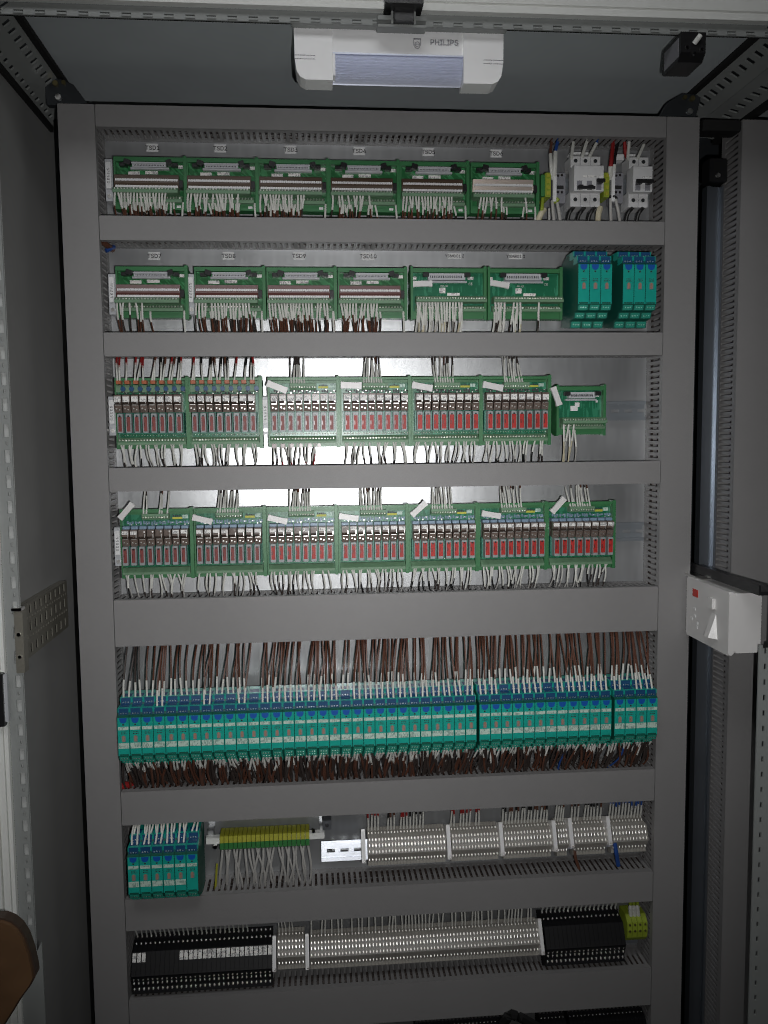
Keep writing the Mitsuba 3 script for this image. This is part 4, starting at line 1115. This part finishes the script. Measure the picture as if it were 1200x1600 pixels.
# ------------------------------------------------------------------ bottom row
TILT = 29
z7, d7 = Z(310, 1500, .07), .072
hhb = (Z(310, 1460, .055) - Z(310, 1540, .055)) / 2
rb = ((.90, .020, .0013), (.66, .013, .0014), (-.50, .006, .0013), (-.64, .011, .0012), (-.84, .019, .0014))
xs, w = terminals(205, 425, 1490, 30, d7, z7, hhb, 'black terminal block in the long black group at the bottom', 'long black terminal group', 'terminal_black', rb, 'black_terminal_block')
lab = M().box(.0010, w - .0008, d7, d7 + .0012, z7 + .003, z7 + .018, .0003).tilt(d7, z7, TILT).ply('label_print')
for i, x in enumerate(xs):
    if i < 3 or i >= 10:
        part('black_terminal_block' if i == 0 else f'black_terminal_block_{i:03d}', 'number_label', lab, (x, 0, 0))
    if i < 25:
        wire((x + w * .5, *tilted(.05, z7 + hhb * .90, d7, z7)), (x + w * .5 + rnd.uniform(-.006, .006), .05, ZT[6] + .014), .034, 'dark_wire', rs=.0013, out=.006)
xs, w = terminals(433, 476, 1482, 8, .066, Z(455, 1482, .066), hhb * .70, 'grey terminal block in the short group of eight between white end clamps', 'eight grey terminals in the bottom row')
for x in xs[:5]: wire((x + w / 2, *tilted(.046, Z(455, 1482, .066) + hhb * .55, .066, Z(455, 1482, .066))), (x + rnd.uniform(-.004, .008), .04, ZT[6] + .014), .05, 'grey_wire', rs=.0012, r=.0012, out=.004)
zg = Z(660, 1474, .066)
xs, w = terminals(484, 843, 1474, 68, .066, zg, hhb * .66, 'grey terminal block in the longest bottom group with shining screws', 'longest bottom group of grey terminals')
for i, x in enumerate(xs):
    if rnd.random() < .3: continue
    wire((x + w / 2, *tilted(.048, zg + hhb * .52, .066, zg)), (x + w / 2 + rnd.uniform(-.005, .005), .04, ZT[6] + .014), .05, rnd.choice(['grey_wire', 'grey_wire', 'grey_wire', 'dark_wire', 'blue_wire']), rs=.0016, r=.0015, out=.003)
zk = Z(915, 1462, d7)
xs, w = terminals(852, 976, 1460, 18, d7, zk, hhb * .98, 'black terminal block in the group beside the lime earth terminals', 'black terminals beside the lime earth terminals', 'terminal_black', rb, 'black_terminal_block')
for x in xs: wire((x + w / 2, *tilted(.05, zk + hhb * .9, d7, zk)), (x + w / 2 + rnd.uniform(-.004, .004), .05, ZT[6] + .014), .05, 'dark_wire', rs=.0015, out=.004)
for u, v0, v1, l in ((428.5, 1466, 1514, 'white end clamp between the long black terminals and the eight grey ones'), (480, 1463, 1511, 'white end clamp between the eight grey terminals and the longest group'), (846, 1439, 1488, 'white end clamp before the black terminals beside the lime ones')):
    end_clamp(u, v0, v1, .070, l, .0065)
xs, w = cols(979, 1011, 1452, .06, 4)
za, zb = Z(995, 1432, .06), Z(995, 1473, .06)
for i, x in enumerate(xs):
    k = thing('lime_earth_terminal', f'lime green earth terminal, {ordn[i]} from the black terminals', 'terminal', 'lime earth terminals in the bottom row')
    part(k, 'body', M().prism([(.02, zb), (.050, zb), (.062, zb + .012), (.064, (za + zb) / 2), (.062, za - .010), (.050, za), (.02, za)], x + .0004, x + w - .0004).ply('lime'))
    part(k, 'screw', M().cyl(x + w / 2, za - .014, .062, .065, .002, 6).cyl(x + w / 2, (za + zb) / 2, .063, .0655, .0022, 6).ply('brass_dark'))
    if i < 3: cable([(985 + i * 5.5, 1405), (985 + i * 5.5, 1420), (986 + i * 6, 1434)], (.04, .055, .05), 'lime', ['yellow green wire entering the first lime terminal', 'yellow green wire entering the second lime terminal', 'yellow green wire entering the third lime terminal'][i], .003, sleeve=(3, 7))
# the row cut by the lower edge of the picture
z8 = -1.12
for j, (u0, u1, n) in enumerate(((650, 790, 24), (845, 885, 7), (890, 1008, 20))):
    xs, w = cols(u0, u1, 1598, .06, n)
    nm = ['before the black loop', 'just past the black loop', 'at its far end'][j]
    h, s = terminal_protos(z8, .030, w, 'terminal_black', .066, ((.9, .02, .0014), (.6, .013, .0014)), deg=10)
    for q_, x in enumerate(xs):
        k = thing('lowest_terminal_block', f'{nth(q_ + 1)} black terminal block of the cut off row, {nm}', 'terminal', f'lowest row terminals {nm}')
        part(k, 'housing', h, (x, 0, 0)); part(k, 'screw', s, (x, 0, 0), 'stuff')
        if rnd.random() < .6: wire((x + w / 2, .046, z8 + .028), (x + w / 2, .045, ZT[7] + .012), .02, 'grey_wire', rs=.0014)
cable([(786, 1600), (797, 1584), (815, 1590), (842, 1606)], (.085, .095, .095, .085), 'black_wire', 'thick black cable looping up at the lower edge', .009)

# small loose bits
cable([(160, 378), (168, 384), (176, 390)], (.06, .05, .03), 'brown_wire', 'brown wire end poking through the upright duct at the second row', .005)
cable([(166, 392), (172, 389), (178, 386)], (.05, .045, .03), 'blue_wire', 'blue wire end poking through the upright duct at the second row', .0035)
cable([(186, 1232), (196, 1226), (208, 1228)], (.06, .05, .04), 'red_wire', 'dull red wire end in the corner under the teal row', .006)

# ------------------------------------------------------------------ the rest of the wiring
k = thing('wiring', 'remaining sleeved wires of the terminal rows', 'wiring', kind='stuff')
PARTS = {'wire_dull': 'ducted_wire', 'sleeve_white': 'sleeve', 'brown_wire': 'brown_insulation', 'dark_wire': 'dark_insulation', 'black_wire': 'black_insulation', 'red_wire': 'red_insulation', 'blue_wire': 'blue_insulation', 'grey_wire': 'white_insulation', 'cream_wire': 'cream_insulation'}
for mname, mesh in loose.items():
    part(k, PARTS[mname], mesh.ply(mname, 40), kind='stuff')

# ------------------------------------------------------------------ cabinet lamp, latch, door switch, chair
lamp = thing('cabinet_lamp', 'slim white cabinet lamp with a clear ribbed lens under the top rail', 'lamp')
lx0, lx1, lz0, lz1, ld = .3245, .6285, .5085, .5805, .262
cap = [(.235, lz0 + .004), (.242, lz0), (.262, lz0), (.268, lz0 + .004), (.272, lz0 + .02), (.270, lz1), (.235, lz1)]
part(lamp, 'body', M().prism([(.235, lz0 + .038), (.268, lz0 + .038), (.270, lz1 - .0003), (.235, lz1 - .0003)], lx0 + .055, lx1 - .059).ply('lamp_white'))
for a, b in ((lx0, lx0 + .055), (lx1 - .059, lx1)):
    s = 1 if a == lx0 else -1
    o = (a, b) if s > 0 else (b, a)
    poly = Polygon([(o[0], lz1), (o[0] + s * .0005, lz0 + .030), (o[0] + s * .003, lz0 + .012), (o[0] + s * .008, lz0 + .004), (o[0] + s * .016, lz0), (o[1], lz0), (o[1], lz1)])
    cp = part(lamp, 'end_cap', M().face_prism(poly, .235, .2725).ply('lamp_white'))
    part(cp, 'groove', M().box(min(o[0] + s * .0005, o[0] + s * .03), max(o[0] + s * .0005, o[0] + s * .03), .2725, .2729, lz0 + .033, lz0 + .0338).box(min(o[0] + s * .0005, o[0] + s * .03), max(o[0] + s * .0005, o[0] + s * .03), .2725, .2729, lz0 + .028, lz0 + .0288).ply('print_grey'))
lm = M()
for i in range(13):
    a0, a1 = math.pi * .5 * i / 13, math.pi * .5 * (i + 1) / 13
    lm.prism([(.242, lz0 + .030), (.242 + .0285 * math.cos(a0), lz0 + .036 - .030 * math.sin(a0)), (.243 + .0305 * math.cos((a0 + a1) / 2), lz0 + .036 - .032 * math.sin((a0 + a1) / 2)), (.242 + .0285 * math.cos(a1), lz0 + .036 - .030 * math.sin(a1))], lx0 + .0555, lx1 - .0595)
part(lamp, 'lens', lm.ply('lens_flash_blue'))
part(lamp, 'lens_edge', M().box(lx0 + .0552, lx1 - .0592, .262, .2735, lz0 + .0362, lz0 + .0385, .0006).ply('lens_flash_blue'))
part(lamp, 'lens_end', M().box(lx0 + .0552, lx0 + .0585, .25, .274, lz0 + .006, lz0 + .036, .0008).ply('lamp_white'))
part(lamp, 'lettering', M().text('PHILIPS', .5415, lz1 - .0185, .2702, .0075, .0003, bold=True).ply('print_grey'))
sh = Polygon([(-.0055, .006), (.0055, .006), (.0055, -.002), (.003, -.0065), (0, -.008), (-.003, -.0065), (-.0055, -.002)])
import shapely
ring = sh.difference(sh.buffer(-.0008)); dot = Polygon([(.0036 * math.cos(t) , .0036 * math.sin(t) - .0012) for t in np.linspace(0, 6.283, 15)[:-1]])
em_ = M()
def addpoly(m, g, x, z, d0, d1):
    for q in getattr(g, 'geoms', [g]):
        m.face_prism(shapely.affinity.translate(q, x, z), d0, d1)
addpoly(em_, ring, .502, lz1 - .017, .2702, .2705); addpoly(em_, dot.difference(dot.buffer(-.0007)), .502, lz1 - .017, .2702, .2705)
em_.box(.498, .506, .2702, .2705, lz1 - .0185, lz1 - .0178); em_.box(.4965, .5075, .2702, .2705, lz1 - .0115, lz1 - .0100)
part(lamp, 'emblem', em_.ply('print_grey'))
part(lamp, 'mounting_plate', M().box(lx0 - .003, lx1 + .002, .2735, .2855, lz1 - .002, lz1 + .013, .001).ply('cabinet_paint'))
for x in (.378, .585): part(lamp, 'screw', M().cyl(x, lz1 + .005, .2855, .2865, .0035, 8).ply('ink'))

la = thing('door_catch', 'black door catch in a steel keeper at the middle of the top rail', 'catch')
c = at(630, 22, .305)
part(la, 'hook', M().box(c[0] - .027, c[0] + .026, .29, .328, c[2] + .004, c[2] + .020, .002).box(c[0] - .013, c[0] + .014, .285, .315, c[2] - .013, c[2] + .005, .002).ply('black_plastic'))
part(la, 'keeper', M().box(c[0] - .036, c[0] - .014, .285, .305, c[2] - .008, c[2] - .002, .001).box(c[0] + .015, c[0] + .033, .285, .305, c[2] - .008, c[2] - .002, .001)
     .box(c[0] - .036, c[0] + .033, .283, .303, c[2] - .0165, c[2] - .013, .001).box(c[0] - .017, c[0] - .014, .285, .305, c[2] - .013, c[2] + .004, .0006).box(c[0] + .015, c[0] + .018, .285, .305, c[2] - .013, c[2] + .004, .0006).ply('cabinet_paint'))

ds = thing('door_switch', 'black door switch with a white plunger hanging under the roof', 'switch')
p = lambda u, v, d: at(u, v, d)
A_, B_ = at(1103, 53, .27), at(1070, 116, .20)
q = [at(u, v, .27) for u, v in ((1062, 52), (1103, 50), (1102, 82), (1093, 92))]
x0, x1, zt_s, zb_s = X(1064, 60, .303), X(1103, 60, .303), Z(1085, 50, .303), Z(1085, 93, .303)
part(ds, 'body', M().prism([(.236, zb_s + .004), (.242, zb_s), (.292, zb_s), (.303, zb_s + .010), (.303, zt_s), (.236, zt_s)], x0, x1).ply('black_plastic'))
part(ds, 'plunger', M().tube([[x0 + .020, -.303, zt_s - .016], [x0 + .024, -.309, zt_s - .010], [x0 + .026, -.310, zt_s - .007]], .0036, 10).ply('light_paint'))
part(ds, 'side_label', M().box(x0 - .0006, x0, .245, .296, zb_s + .006, zt_s - .006).ply('print_grey'))
for dx, dz in ((.009, -.022), (.020, -.030), (.031, -.024)): part(ds, 'screw', M().cyl(x0 + dx, zt_s + dz, .302, .3045, .0022, 8).ply('chrome'))

dl = thing('door_latch', 'black latch plate on the edge of the open door', 'latch')
a, b = at(6, 1052, .305), at(6, 1134, .305)
part(dl, 'plate', M().box(a[0] - .03, a[0] - .001, .298, .31, b[2], a[2], .002).ply('black_plastic'))
part(dl, 'bolt', M().box(a[0] - .001, a[0] + .004, .299, .306, b[2] + .006, a[2] - .002, .001).ply('relay_grey'))

ch = thing('chair_back', 'rounded brown padded chair back standing close to the camera beside the door edge', 'chair')
out = [(0, 1423), (14, 1424), (27, 1429), (39, 1439), (49, 1455), (57, 1478), (62, 1500), (64, 1515), (58, 1527), (44, 1546), (28, 1572), (14, 1594), (2, 1616)]
pts = [at(u - 9, v + 12, .42) for u, v in out]
half = [(q_[0], q_[2]) for q_ in pts]; mid = max(q_[0] for q_ in half) - .20
half = [(mid, half[0][1])] + half + [(mid + .055, half[-1][1] - .10), (mid, half[-1][1] - .12)]
pg = Polygon(half + [(2 * mid - a_, b_) for a_, b_ in half[::-1]]).buffer(.004).buffer(-.004)
part(ch, 'pad', M().face_prism(pg.buffer(-.0025), .405, .424).ply('leather'))
part(ch, 'post', M().box(mid - .022, mid + .022, .392, .400, half[-1][1] - .35, half[0][1] - .10, .003).ply('black_plastic'))
part(ch, 'rim', M().face_prism(pg, .400, .418).ply('leather_rim'))

# ------------------------------------------------------------------ the room's ceiling lamp, behind the camera
rl = thing('ceiling_lamp', 'lit ceiling lamp of the room outside the cabinet', 'lamp')
scene[rl + '__tube'] = {**M().box(-.50, .78, 1.25, 1.95, 1.33, 1.35).ply('white_plastic'), 'emitter': {'type': 'area', 'radiance': rgb(3.6, 3.65, 3.7)}}
